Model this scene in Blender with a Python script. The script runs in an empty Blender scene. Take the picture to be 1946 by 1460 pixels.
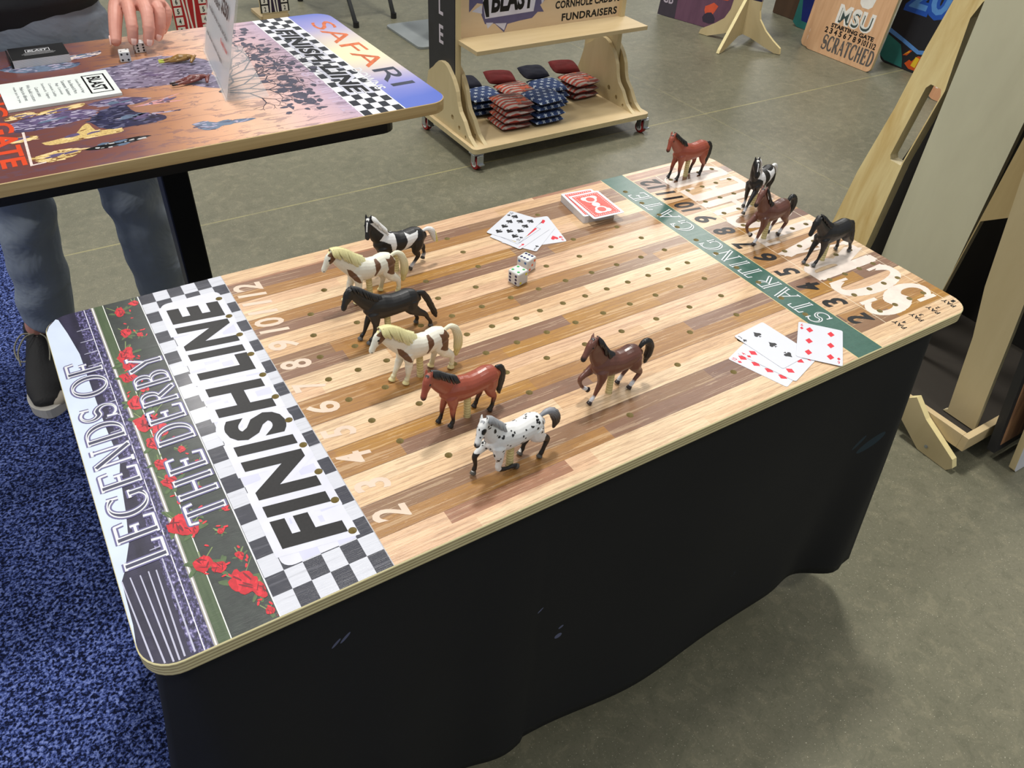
import bpy, bmesh, math, random
import numpy as np
from mathutils import Vector, Matrix, noise as mnoise
from mathutils.geometry import delaunay_2d_cdt
C = bpy.context.scene.collection
PI = math.pi
# ------------------------------------------------------------------ camera
cd = bpy.data.cameras.new('camera'); cam = bpy.data.objects.new('camera', cd); C.objects.link(cam)
cam.location = (0.0608, -0.4634, 1.4185)
cam.rotation_euler = (math.radians(49.4435), math.radians(-2.677), math.radians(-31.6608))
cd.sensor_fit = 'HORIZONTAL'; cd.sensor_width = 36.0; cd.lens = 36.0*1501.33/1946; cd.clip_start = 0.02; cd.clip_end = 200
bpy.context.scene.camera = cam
# ------------------------------------------------------------------ light
W = bpy.data.worlds.new('hall'); bpy.context.scene.world = W; W.use_nodes = True
bg = W.node_tree.nodes['Background']; bg.inputs[0].default_value = (0.93, 0.97, 1.0, 1); bg.inputs[1].default_value = 0.50
def lamp(name, loc, size, power, col=(1.0, 0.97, 0.92), aim=(0.8, 0.5, 0.4)):
    l = bpy.data.lights.new(name, 'AREA'); l.shape = 'RECTANGLE'; l.size, l.size_y = size; l.energy = power; l.color = col
    o = bpy.data.objects.new(name, l); C.objects.link(o); o.location = loc
    o.rotation_euler = (Vector(aim)-Vector(loc)).to_track_quat('-Z', 'Y').to_euler()
    return o
lamp('high_bay_lamp', (1.75, 2.35, 8.3), (0.75, 0.75), 520)
lamp('high_bay_lamp', (-5.2, 1.0, 8.3), (0.75, 0.75), 330)
lamp('high_bay_lamp', (7.0, 3.6, 8.3), (0.75, 0.75), 130)
lamp('high_bay_lamp', (1.0, -4.0, 8.3), (0.75, 0.75), 200)
lamp('high_bay_lamp', (11.7, 10.8, 8.3), (2.6, 2.6), 420)
lamp('high_bay_lamp', (1.2, 9.5, 8.3), (0.75, 0.75), 200)
lamp('high_bay_lamp', (-4.0, 8.5, 8.3), (0.75, 0.75), 200)
vs = bpy.context.scene.view_settings
vs.view_transform = 'Standard'; vs.look = 'None'; vs.gamma = 1.0; vs.use_curve_mapping = False; vs.exposure = -0.46
# ------------------------------------------------------------------ helpers
def lin(c):
    return tuple(((v/255)/12.92 if v <= 10 else (((v/255)+0.055)/1.055)**2.4) for v in c)
def rgba(c): return lin(c)+(1.0,)
class NT:
    def __init__(s, name):
        s.m = bpy.data.materials.new(name); s.m.use_nodes = True; s.t = s.m.node_tree
        s.b = s.t.nodes['Principled BSDF']
    def n(s, typ, ins=None, **props):
        nd = s.t.nodes.new(typ)
        for k, v in props.items(): setattr(nd, k, v)
        for k, v in (ins or {}).items(): s.set(nd.inputs[k], v)
        return nd
    def set(s, sock, v):
        if isinstance(v, bpy.types.NodeSocket): s.t.links.new(v, sock)
        else: sock.default_value = v
    def math(s, op, a, b=0.0, c=None):
        nd = s.t.nodes.new('ShaderNodeMath'); nd.operation = op
        s.set(nd.inputs[0], a); s.set(nd.inputs[1], b)
        if c is not None: s.set(nd.inputs[2], c)
        return nd.outputs[0]
    def mix(s, f, a, b, blend='MIX'):
        nd = s.t.nodes.new('ShaderNodeMix'); nd.data_type = 'RGBA'; nd.blend_type = blend
        s.set(nd.inputs[0], f)
        s.set(nd.inputs[6], a if isinstance(a, bpy.types.NodeSocket) else rgba(a))
        s.set(nd.inputs[7], b if isinstance(b, bpy.types.NodeSocket) else rgba(b))
        return nd.outputs[2]
    def xyz(s):
        tc = s.n('ShaderNodeTexCoord'); sp = s.n('ShaderNodeSeparateXYZ', {0: tc.outputs['Object']}); s.co = tc.outputs['Object']
        return sp.outputs[0], sp.outputs[1], sp.outputs[2]
    def comb(s, x, y, z=0.0):
        return s.n('ShaderNodeCombineXYZ', {0: x, 1: y, 2: z}).outputs[0]
    def noise(s, vec, scale=5, detail=3, rough=.5, dist=0.0):
        nd = s.n('ShaderNodeTexNoise', {'Scale': scale, 'Detail': detail, 'Roughness': rough, 'Distortion': dist})
        if vec is not None: s.set(nd.inputs['Vector'], vec)
        return nd.outputs[0]
    def white(s, vec):
        return s.n('ShaderNodeTexWhiteNoise', {'Vector': vec}, noise_dimensions='3D').outputs[0]
    def ramp(s, f, stops, interp='LINEAR'):
        nd = s.n('ShaderNodeValToRGB', {0: f}); cr = nd.color_ramp; cr.interpolation = interp
        while len(cr.elements) > 1: cr.elements.remove(cr.elements[-1])
        cr.elements[0].position = stops[0][0]; cr.elements[0].color = rgba(stops[0][1])
        for p, c in stops[1:]:
            e = cr.elements.new(p); e.color = rgba(c)
        return nd.outputs[0]
    def band(s, v, a, b):
        return s.math('MULTIPLY', s.math('GREATER_THAN', v, a), s.math('LESS_THAN', v, b))
    def col(s, v): s.set(s.b.inputs['Base Color'], v); return s
    def rough(s, v): s.set(s.b.inputs['Roughness'], v); return s
    def bump(s, h, strength=.3, dist=.001):
        nd = s.n('ShaderNodeBump', {'Strength': strength, 'Distance': dist, 'Height': h}); s.set(s.b.inputs['Normal'], nd.outputs[0]); return s
_mc = {}
def M(c, rough=.5, metal=0.0, var=.06, scale=40, name=None, spec=.5, bump=0.0):
    """plain material with a little procedural variation"""
    key = (tuple(c), rough, metal, var, scale, spec, bump)
    if key in _mc: return _mc[key]
    k = NT(name or 'finish'); x, y, z = k.xyz()
    n = k.noise(k.co, scale, 3)
    a = tuple(max(0, v*(1-var)) for v in c); b = tuple(min(255, v*(1+var)) for v in c)
    k.col(k.mix(n, a, b)).rough(rough); k.b.inputs['Metallic'].default_value = metal
    k.b.inputs['Specular IOR Level'].default_value = spec
    if bump: k.bump(n, bump, .002)
    _mc[key] = k.m; return k.m
def wood(name, light, dark, axis=0, scale=1.0, rough=.5, stretch=14, contrast=.5):
    k = NT(name); x, y, z = k.xyz(); co = [x, y, z]
    sc = [k.math('MULTIPLY', co[i], (1.2 if i == axis else stretch)*scale) for i in range(3)]
    v = k.comb(*sc)
    n1 = k.noise(v, 2.2, 4, .55, .8); n2 = k.noise(v, 14, 2, .6)
    f = k.math('MULTIPLY_ADD', k.math('SUBTRACT', n1, .5), 1.0+contrast, .5)
    f = k.math('ADD', k.math('MULTIPLY', f, .8), k.math('MULTIPLY', n2, .2))
    k.col(k.mix(f, light, dark)).rough(rough); return k.m
def plyedge(name, axis, pitch, a=(214, 198, 150), b=(140, 118, 78), off=0.0):
    """layered plywood edge, stripes along one object axis"""
    k = NT(name); co = k.xyz(); v = co[axis]
    t = k.math('FRACT', k.math('DIVIDE', k.math('ADD', v, off), pitch))
    s = k.math('LESS_THAN', k.math('ABSOLUTE', k.math('SUBTRACT', t, .5)), .2)
    n = k.noise(k.co, 60, 3)
    c = k.mix(s, a, b); k.col(k.mix(k.math('MULTIPLY', n, .35), c, (235, 222, 180))).rough(.6); return k.m
ORG = {}
def thing(name, label, cat, loc=(0, 0, 0), rotz=0.0, group=None):
    o = bpy.data.objects.new(name, None); C.objects.link(o); o.location = loc; o.rotation_euler = (0, 0, rotz)
    o.empty_display_size = .02
    tag(o, label, cat, group); ORG[o.name] = Vector(loc); return o
def tag(o, label, cat, group=None):
    o['label'] = label; o['category'] = cat
    if group: o['group'] = group
    return o
def mk(name, verts, faces, mats, parent=None, fm=None, smooth=False, local=False, bevel=0.0, label=None):
    """link ONE mesh object; world coordinates unless local"""
    me = bpy.data.meshes.new(name)
    off = Vector((0, 0, 0))
    if parent is not None and not local:
        r = parent
        while r.parent: r = r.parent
        off = ORG.get(r.name, Vector((0, 0, 0)))
    me.from_pydata([tuple(Vector(v)-off) for v in verts], [], faces)
    if not isinstance(mats, (list, tuple)): mats = [mats]
    for m in mats: me.materials.append(m)
    if fm: me.polygons.foreach_set('material_index', fm)
    if smooth: me.polygons.foreach_set('use_smooth', [True]*len(me.polygons))
    me.update()
    o = bpy.data.objects.new(name, me); C.objects.link(o)
    if parent is not None: o.parent = parent
    if bevel:
        b = o.modifiers.new('bevel', 'BEVEL'); b.width = bevel; b.segments = 2; b.limit_method = 'ANGLE'; b.angle_limit = .6
    if label: o['label'] = label
    return o
def struct(name, *a, **k):
    o = mk(name, *a, **k); o['kind'] = 'structure'; return o
class G:
    """geometry collector"""
    def __init__(s): s.v = []; s.f = []; s.m = []
    def add(s, v, f, mi=0):
        b = len(s.v); s.v += [tuple(p) for p in v]; s.f += [tuple(i+b for i in q) for q in f]; s.m += [mi]*len(f); return s
    def box(s, c, d, mi=0, rot=None):
        x, y, z = [q/2 for q in d]
        v = [Vector((sx*x, sy*y, sz*z)) for sx in (-1, 1) for sy in (-1, 1) for sz in (-1, 1)]
        if rot is not None: v = [rot @ p for p in v]
        v = [p+Vector(c) for p in v]
        return s.add(v, [(0, 1, 3, 2), (4, 6, 7, 5), (0, 4, 5, 1), (2, 3, 7, 6), (0, 2, 6, 4), (1, 5, 7, 3)], mi)
    def b2(s, a, b, mi=0):
        return s.box([(p+q)/2 for p, q in zip(a, b)], [abs(q-p) for p, q in zip(a, b)], mi)
    def loft(s, pts, rad, n=12, lat=None, mi=0, caps=True):
        """swept ellipse; rad = (side radius, normal radius); closed rounded ends"""
        P = [Vector(p) for p in pts]; R = [(r, r) if not isinstance(r, (tuple, list)) else r for r in rad]
        rings = []; up = None
        for i, p in enumerate(P):
            t = (P[min(i+1, len(P)-1)]-P[max(i-1, 0)]).normalized()
            if lat is not None: a = Vector(lat) - t*t.dot(Vector(lat))
            else:
                if up is None: up = Vector((0, 0, 1)) if abs(t.z) < .8 else Vector((0, 1, 0))
                a = up - t*t.dot(up)
            a.normalize(); up = a; b = t.cross(a)
            rings.append((p, t, a, b, R[i]))
        V = []; F = []
        def ring(p, a, b, r):
            V.extend([p + a*(r[0]*math.cos(2*PI*k/n)) + b*(r[1]*math.sin(2*PI*k/n)) for k in range(n)])
        R0, R1 = rings[0], rings[-1]
        seq = []
        if caps:
            for q in (.95, .6): seq.append((R0[0]-R0[1]*min(R0[4])*.7*math.sin(q*PI/2), R0[2], R0[3], [r*math.cos(q*PI/2) for r in R0[4]]))
        for r in rings: seq.append((r[0], r[2], r[3], r[4]))
        if caps:
            for q in (.6, .95): seq.append((R1[0]+R1[1]*min(R1[4])*.7*math.sin(q*PI/2), R1[2], R1[3], [r*math.cos(q*PI/2) for r in R1[4]]))
        for q in seq: ring(*q)
        m = len(seq)
        for i in range(m-1):
            for k in range(n):
                F.append((i*n+k, i*n+(k+1) % n, (i+1)*n+(k+1) % n, (i+1)*n+k))
        F.append(tuple(range(n-1, -1, -1))); F.append(tuple((m-1)*n+k for k in range(n)))
        return s.add(V, F, mi)
    def cyl(s, a, b, r, n=20, mi=0, r2=None):
        a, b = Vector(a), Vector(b); t = (b-a).normalized(); u = t.orthogonal().normalized(); w = t.cross(u); r2 = r if r2 is None else r2
        V = [a+u*(r*math.cos(2*PI*k/n))+w*(r*math.sin(2*PI*k/n)) for k in range(n)]+[b+u*(r2*math.cos(2*PI*k/n))+w*(r2*math.sin(2*PI*k/n)) for k in range(n)]
        F = [(k, (k+1) % n, n+(k+1) % n, n+k) for k in range(n)]+[tuple(range(n-1, -1, -1)), tuple(range(n, 2*n))]
        return s.add(V, F, mi)
    def prism(s, poly, fr, w0, w1, mi=0, ms=None):
        """simple polygon extruded between two offsets along the frame normal"""
        n = len(poly); V = [fr(a, b, w0) for a, b in poly]+[fr(a, b, w1) for a, b in poly]
        tri = tess([poly]); ms = mi if ms is None else ms
        idx = {}
        s.add([fr(a, b, w1) for a, b in tri[0]], tri[1], mi)
        s.add([fr(a, b, w0) for a, b in tri[0]], [tuple(reversed(t)) for t in tri[1]], mi)
        s.add(V, [(k, (k+1) % n, n+(k+1) % n, n+k) for k in range(n)], ms); return s
    def obj(s, name, mats, parent=None, **k):
        return mk(name, s.v, s.f, mats, parent, fm=s.m if isinstance(mats, (list, tuple)) and len(mats) > 1 else None, **k)
def area2(p): return sum(p[i][0]*p[(i+1) % len(p)][1]-p[(i+1) % len(p)][0]*p[i][1] for i in range(len(p)))
def tess(polys, holes=()):
    """2-D union of polygons minus holes -> (verts, triangles)"""
    vs_, ed, sets = [], [], ([], [])
    for grp, st in ((polys, sets[0]), (holes, sets[1])):
        for p in grp:
            if abs(area2(p)) < 1e-10: continue
            b = len(vs_); vs_ += [Vector((q[0], q[1])) for q in p]; n = len(p)
            ed += [(b+i, b+(i+1) % n) for i in range(n)]; st.append(np.array([(q[0], q[1]) for q in p]))
    ov, oe, of, a_, b_, c_ = delaunay_2d_cdt(vs_, ed, [], 0, 1e-7, False)
    if not of: return [], []
    A = np.array([(v.x, v.y) for v in ov]); T = np.array([tuple(f) for f in of]); cen = A[T].mean(1)
    def inside(p, idx):
        x, y = cen[idx, 0], cen[idx, 1]; r = np.zeros(len(idx), bool); n = len(p)
        for i in range(n):
            (x0, y0), (x1, y1) = p[i], p[(i+1) % n]
            if y0 == y1: continue
            m = ((y0 > y) != (y1 > y)) & (x < (x1-x0)*(y-y0)/(y1-y0)+x0); r ^= m
        return r
    keep = np.zeros(len(T), bool)
    for st, val in ((sets[0], True), (sets[1], False)):
        for p in st:
            lo, hi = p.min(0), p.max(0)
            idx = np.nonzero((cen[:, 0] > lo[0]) & (cen[:, 0] < hi[0]) & (cen[:, 1] > lo[1]) & (cen[:, 1] < hi[1]))[0]
            if len(idx): keep[idx[inside(p, idx)]] = val
    T = T[keep]; used = np.unique(T); mp = {q: k for k, q in enumerate(used)}
    return [tuple(A[q]) for q in used], [tuple(mp[q] for q in f) for f in T]
def frame(o, u, v, n=None):
    o, u, v = Vector(o), Vector(u).normalized(), Vector(v).normalized(); n = Vector(n) if n is not None else u.cross(v)
    return lambda a, b, h=0.0: o+u*a+v*b+n*h
def circ(cx, cy, r, n=16): return [(cx+r*math.cos(2*PI*k/n), cy+r*math.sin(2*PI*k/n)) for k in range(n)]
def rrect(x0, y0, x1, y1, r, n=6):
    o = []
    for cx, cy, a in ((x1-r, y1-r, 0), (x0+r, y1-r, 90), (x0+r, y0+r, 180), (x1-r, y0+r, 270)):
        o += [(cx+r*math.cos(math.radians(a+90*k/n)), cy+r*math.sin(math.radians(a+90*k/n))) for k in range(n+1)]
    return o
def decal(name, polys, fr, h, m, parent, holes=(), near=.012, **k):
    """flat print: polygons in frame coordinates lifted h above the surface"""
    if holes:
        xs = [q[0] for p in polys for q in p]; ys = [q[1] for p in polys for q in p]
        hs = [c for c in holes if min(xs)-near < c[0][0] < max(xs)+near and min(ys)-near < c[0][1] < max(ys)+near]
    else: hs = ()
    V, F = tess(polys, hs)
    return mk(name, [fr(a, b, h) for a, b in V], F, m, parent, **k)
def decals(name, layers, fr, parent, holes=(), **k):
    """several print layers (polys, height, material) in one part"""
    g = G(); mats = []
    for polys, h, m in layers:
        if not polys: continue
        if m not in mats: mats.append(m)
        V, F = tess(polys, holes) if holes else tess(polys)
        g.add([fr(a, b, h) for a, b in V], F, mats.index(m))
    return g.obj(name, mats, parent, **k)
# ---------------------------------------------------------------- lettering
def sans(txt, size, x=0, y=0, offset=0.0, shear=0.0, align='CENTER', sx=1.0, rot=0.0, spacing=1.0):
    """outline triangles of the built-in font, in 2-D"""
    cu = bpy.data.curves.new('t', 'FONT'); cu.body = txt; cu.size = size; cu.offset = offset; cu.shear = shear
    cu.align_x = align; cu.align_y = 'CENTER'; cu.fill_mode = 'FRONT'; cu.resolution_u = 3; cu.space_character = spacing
    o = bpy.data.objects.new('t', cu); me = bpy.data.meshes.new_from_object(o)
    c, s_ = math.cos(rot), math.sin(rot)
    P = []
    for f in me.polygons:
        q = [me.vertices[i].co for i in f.vertices]
        q = [(v.x*sx, v.y) for v in q]
        if abs(area2(q)) > 1e-12: P.append([(x+a*c-b*s_, y+a*s_+b*c) for a, b in q])
    bpy.data.objects.remove(o); bpy.data.curves.remove(cu); bpy.data.meshes.remove(me)
    return P
def arc(cx, cy, rx, ry, a0, a1, n=14): return [(cx+rx*math.cos(math.radians(a0+(a1-a0)*k/n)), cy+ry*math.sin(math.radians(a0+(a1-a0)*k/n))) for k in range(n+1)]
T_, t_ = 'T', 't'
def _stem(x): return [([(x, 0), (x, 1)], T_), ([(x-.13, 0), (x+.13, 0)], t_), ([(x-.13, 1), (x+.13, 1)], t_)]
def _thin(x): return [([(x, 0), (x, 1)], t_), ([(x-.11, 0), (x+.11, 0)], t_), ([(x-.11, 1), (x+.11, 1)], t_)]
GL = {
 'L': (.78, _stem(.18)+[([(.18, 0), (.7, 0), (.73, .25)], t_)]),
 'E': (.78, _stem(.18)+[([(.18, 1), (.67, 1), (.69, .78)], t_), ([(.18, 0), (.7, 0), (.73, .25)], t_), ([(.18, .52), (.52, .52)], t_), ([(.52, .4), (.52, .64)], t_)]),
 'F': (.74, _stem(.18)+[([(.18, 1), (.67, 1), (.69, .78)], t_), ([(.18, .52), (.52, .52)], t_), ([(.52, .4), (.52, .64)], t_)]),
 'H': (.95, _stem(.18)+_stem(.77)+[([(.18, .52), (.77, .52)], t_)]),
 'T': (.84, _stem(.42)+[([(.05, .78), (.08, 1), (.76, 1), (.79, .78)], t_)]),
 'I': (.38, _stem(.19)),
 'N': (.95, _thin(.16)+_thin(.78)+[([(.16, 1), (.78, 0)], T_)]),
 'A': (.92, [([(.1, 0), (.46, 1)], t_), ([(.46, 1), (.82, 0)], T_), ([(.24, .36), (.68, .36)], t_), ([(0, 0), (.22, 0)], t_), ([(.68, 0), (.94, 0)], t_)]),
 'Y': (.88, [([(.12, 1), (.44, .46)], T_), ([(.76, 1), (.44, .46)], t_), ([(.44, .5), (.44, 0)], T_), ([(.31, 0), (.57, 0)], t_), ([(0, 1), (.26, 1)], t_), ([(.65, 1), (.88, 1)], t_)]),
 'R': (.86, _stem(.18)+[([(.18, 1), (.42, 1)], t_), (arc(.42, .75, .24, .25, 90, -90), 'a'), ([(.42, .5), (.18, .5)], t_), ([(.42, .5), (.8, 0)], T_), ([(.7, 0), (.9, 0)], t_)]),
 'B': (.8, _stem(.18)+[([(.18, 1), (.4, 1)], t_), (arc(.4, .76, .22, .24, 90, -90), 'a'), ([(.4, .52), (.18, .52)], t_), (arc(.4, .26, .27, .26, 90, -90), 'a'), ([(.4, 0), (.18, 0)], t_)]),
 'D': (.92, _stem(.18)+[([(.18, 1), (.38, 1)], t_), (arc(.38, .5, .44, .5, 90, -90, 20), 'a'), ([(.38, 0), (.18, 0)], t_)]),
 'O': (.98, [(arc(.49, .5, .43, .5, 0, 360, 32), 'a')]),
 'C': (.88, [(arc(.48, .5, .42, .5, 48, 312, 26), 'a'), ([(.77, .7), (.79, 1.0)], t_), ([(.78, .3), (.8, .02)], t_)]),
 'G': (.95, [(arc(.48, .5, .42, .5, 48, 318, 26), 'a'), ([(.77, .7), (.79, 1.0)], t_), ([(.79, .02), (.79, .4)], T_), ([(.62, .4), (.93, .4)], t_)]),
 'S': (.72, [(arc(.36, .74, .26, .26, 35, 250, 14)+arc(.36, .27, .29, .27, 75, -145, 14), 's'), ([(.6, .74), (.62, 1.0)], t_), ([(.08, .0), (.1, .3)], t_)]),
}
def stroke(pts, wf):
    """polyline -> quads plus joint discs"""
    out = []
    for i in range(len(pts)-1):
        (x0, y0), (x1, y1) = pts[i], pts[i+1]; L = math.hypot(x1-x0, y1-y0)
        if L < 1e-9: continue
        nx, ny = -(y1-y0)/L, (x1-x0)/L; w0, w1 = wf(i)/2, wf(i+1)/2
        out.append([(x0+nx*w0, y0+ny*w0), (x0-nx*w0, y0-ny*w0), (x1-nx*w1, y1-ny*w1), (x1+nx*w1, y1+ny*w1)])
        if 0 < i: out.append(circ(x0, y0, w0, 8))
    return out
def serif(txt, x, y, h, T=.15, t=.05, gap=.12, sx=1.0, shear=0.0, grow=0.0, only=None, space=.4, cap=False):
    """lettering drawn with thick and thin pen strokes; x grows along the line"""
    P = []; cx = 0.0
    for ch in txt:
        if ch == ' ': cx += space; continue
        w, st = GL[ch]
        for pts, kind in st:
            if only and kind not in only: continue
            if kind in ('T',): wf = lambda i: T+grow
            elif kind == 't': wf = lambda i: t+grow
            else:
                seg = []
                for i in range(len(pts)):
                    a, b = pts[max(i-1, 0)], pts[min(i+1, len(pts)-1)]; L = math.hypot(b[0]-a[0], b[1]-a[1]) or 1
                    k = abs((b[1]-a[1])/L) if kind == 'a' else abs((b[0]-a[0])*.5+abs(b[1]-a[1])*0)/L*2
                    if kind == 's': k = max(0, 1-abs(i/(len(pts)-1)-.5)*2.6)
                    seg.append(t+(T-t)*min(1, k)**1.5+grow)
                wf = lambda i, s=seg: s[i]
            for q in stroke(pts, wf):
                P.append([((cx+a)*h*sx+shear*b*h+x, b*h+y) for a, b in q])
        cx += w+gap
    return P, (cx-gap)*h*sx
def blob(cx, cy, rx, ry, n=12, j=.25, rnd=random, rot=0.0):
    o = []
    for k in range(n):
        a = 2*PI*k/n; r = 1+rnd.uniform(-j, j); u, v = rx*r*math.cos(a), ry*r*math.sin(a)
        o.append((cx+u*math.cos(rot)-v*math.sin(rot), cy+u*math.sin(rot)+v*math.cos(rot)))
    return o
def remesh(g, voxel, smooth=4, factor=.5):
    """one continuous skin over overlapping shapes -> vertex array, faces"""
    me = bpy.data.meshes.new('tmp'); me.from_pydata(g.v, [], g.f); me.update()
    o = bpy.data.objects.new('tmp', me); C.objects.link(o)
    r = o.modifiers.new('r', 'REMESH'); r.mode = 'VOXEL'; r.voxel_size = voxel
    s = o.modifiers.new('s', 'SMOOTH'); s.iterations = smooth; s.factor = factor
    dg = bpy.context.evaluated_depsgraph_get(); dg.update()
    m2 = bpy.data.meshes.new_from_object(o.evaluated_get(dg))
    bpy.data.objects.remove(o); bpy.data.meshes.remove(me)
    V = np.zeros(len(m2.vertices)*3); m2.vertices.foreach_get('co', V); V = V.reshape(-1, 3)
    F = [tuple(p.vertices) for p in m2.polygons]; bpy.data.meshes.remove(m2)
    return V, F
def paint(o, cols):
    """per-point colour attribute (linear)"""
    a = o.data.color_attributes.new('coat', 'FLOAT_COLOR', 'POINT')
    a.data.foreach_set('color', np.concatenate([cols, np.ones((len(cols), 1))], 1).ravel())
def coat_mat(name, rough, spec=.5, bump=.15):
    k = NT(name); at = k.n('ShaderNodeAttribute', attribute_name='coat'); k.xyz()
    n = k.noise(k.co, 350, 3)
    k.col(k.mix(k.math('MULTIPLY', n, .12), at.outputs['Color'], (0, 0, 0))).rough(rough); k.b.inputs['Specular IOR Level'].default_value = spec
    k.bump(n, bump, .0004); return k.m
# common materials
BLK = M((22, 22, 23), .5, name='black'); WHT = M((236, 236, 234), .5, var=.02, name='white'); INK = M((24, 23, 24), .45, var=.1, name='ink')
STEEL = M((180, 184, 188), .28, metal=.9, name='zinc_steel')
BIRCH = wood('birch_ply', (218, 200, 158), (196, 176, 130), axis=2, rough=.5, stretch=5, contrast=.3)
BIRCHX = wood('birch_ply_x', (214, 192, 152), (192, 168, 122), axis=0, rough=.5, stretch=7, contrast=.3)
GREYPLY = wood('grey_ply', (232, 228, 196), (214, 209, 178), axis=2, rough=.55, stretch=4, contrast=.6)
PINE = wood('pine_ply', (244, 226, 168), (206, 172, 104), axis=2, rough=.5, stretch=10, contrast=1.3)
REDR = M((150, 22, 20), .45, name='red_rubber')
# ================================================================ SETTING
k = NT('polished_concrete'); x, y, z = k.xyz()
n1 = k.noise(k.co, .9, 5, .6); n2 = k.noise(k.co, 5, 5, .65); n3 = k.noise(k.co, 60, 4, .6); n4 = k.noise(k.co, 300, 2, .5)
c = k.ramp(n1, [(.3, (98, 97, 80)), (.52, (118, 116, 96)), (.72, (134, 130, 110))])
c = k.mix(k.math('MULTIPLY', k.math('GREATER_THAN', n2, .56), .18), c, (146, 140, 118))
c = k.mix(k.math('MULTIPLY', n2, .5), c, (96, 94, 78)); c = k.mix(k.math('MULTIPLY', n3, .4), c, (128, 124, 104)); n5 = k.noise(k.co, 26, 6, .75, .6); n6 = k.noise(k.co, 160, 3, .7); c = k.mix(k.math('MULTIPLY', k.math('GREATER_THAN', n5, .56), .22), c, (158, 150, 124)); c = k.mix(k.math('MULTIPLY', k.math('LESS_THAN', n5, .43), .22), c, (74, 76, 60)); c = k.mix(k.math('MULTIPLY', k.math('SUBTRACT', n6, .40), 1.0), c, (90, 92, 72))
sp = k.math('MULTIPLY', k.math('GREATER_THAN', n4, .69), .6); c = k.mix(sp, c, (215, 208, 185))
j1 = k.math('LESS_THAN', k.math('ABSOLUTE', k.math('SUBTRACT', y, 2.155)), .0035)
j2 = k.math('LESS_THAN', k.math('ABSOLUTE', k.math('SUBTRACT', x, 2.83)), .003)
c = k.mix(k.math('MULTIPLY', k.math('MAXIMUM', k.math('MULTIPLY', j1, .8), k.math('MULTIPLY', j2, .35)), k.math('MULTIPLY', k.noise(k.co, 9, 2), .9)), c, (190, 180, 120))
k.col(c).rough(k.math('ADD', .30, k.math('MULTIPLY', n2, .22))); k.bump(n2, .12, .01); k.b.inputs['Specular IOR Level'].default_value = .35
g = G().b2((-9, -6, -.05), (16, 16, 0)); struct('floor', g.v, g.f, k.m)
# carpet
k = NT('blue_carpet'); x, y, z = k.xyz()
n = k.noise(k.co, 170, 2, .55, .4); n2 = k.noise(k.co, 3, 3)
c = k.ramp(n, [(.40, (8, 10, 24)), (.47, (38, 50, 96)), (.55, (78, 94, 158)), (.68, (132, 148, 208))])
k.col(k.mix(k.math('MULTIPLY', n2, .3), c, (40, 52, 100))).rough(.95); k.bump(n, .9, .01)
k.b.inputs['Specular IOR Level'].default_value = .1
g = G().b2((-3.2, -2.6, .0), (-.03, 2.75, .010)); o = g.obj('carpet', k.m); tag(o, 'blue and black flecked carpet on the floor at the left', 'carpet')

# ================================================================ BLACK CLOTH
def loop(x0, y0, x1, y1, r, n):
    """evenly spaced points around a rounded rectangle, counter-clockwise from the front left"""
    segs = [((x0+r, y0), (x1-r, y0)), (x1-r, y0+r, 270), ((x1, y0+r), (x1, y1-r)), (x1-r, y1-r, 0), ((x1-r, y1), (x0+r, y1)), (x0+r, y1-r, 90), ((x0, y1-r), (x0, y0+r)), (x0+r, y0+r, 180)]
    pts = []
    for s in segs:
        if len(s) == 2:
            L = math.dist(*s); m = max(2, int(L/.008))
            pts += [(s[0][0]+(s[1][0]-s[0][0])*i/m, s[0][1]+(s[1][1]-s[0][1])*i/m) for i in range(m)]
        else:
            pts += [(s[0]+r*math.cos(math.radians(s[2]+90*i/6)), s[1]+r*math.sin(math.radians(s[2]+90*i/6))) for i in range(6)]
    return pts
BX0, BY0, BX1, BY1 = .012, .022, 1.200, .588
top = loop(BX0, BY0, BX1, BY1, .03, 0); N = len(top)
cxm, cym = (BX0+BX1)/2, (BY0+BY1)/2
V = []; F = []; NR = 26
per = [0.0]
for i in range(1, N): per.append(per[-1]+math.dist(top[i-1], top[i]))
for r in range(NR+1):
    d = r/NR
    for i, (px, py) in enumerate(top):
        a, b = top[i-1], top[(i+1) % N]; L = math.dist(a, b) or 1; nx, ny = (b[1]-a[1])/L, -(b[0]-a[0])/L
        s = per[i]
        f = .010*math.sin(s*9.3)+.006*math.sin(s*23+1.0)+.004*math.sin(s*41+2)
        if py < .05:                                   # front: tauter, with slanted creases
            f = .006*math.sin(px*7.5+1+d*1.5)+.006*math.sin(px*17+d*3)*(1-.4*px)
            f += .020*math.exp(-((px-1.10)/.05)**2)*-1*d + (.010*math.sin(px*34) if px < .45 else 0)
        cf = math.exp(-(((px-BX1)**2+(py-BY0)**2)/.010)); cl = math.exp(-(((px-BX0)**2+(py-BY0)**2)/.012))
        out = f*d*1.0 + .045*cf*d + .05*cl*d + .006*d
        if px > 1.19: out += .012*d
        if px < .02: out += .03*d
        hem = .112 + .012*math.sin(s*6+.5) + .006*math.sin(s*15) + .006*cf
        z = .7305 - (.7305-hem)*d
        V.append((px+nx*out, py+ny*out, z))
for r in range(NR):
    for i in range(N): F.append((r*N+i, (r+1)*N+i, (r+1)*N+(i+1) % N, r*N+(i+1) % N))
F.append(tuple(range(N)))
k = NT('black_polyester'); x, y, z = k.xyz(); n = k.noise(k.co, 3.5, 4); n2 = k.noise(k.co, 900, 1)
sm = k.math('MULTIPLY', k.math('GREATER_THAN', k.noise(k.comb(k.math('MULTIPLY', x, 9), k.math('MULTIPLY', y, 9), k.math('MULTIPLY', z, 3)), 2.3, 5, .75), .70), .10)
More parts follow.
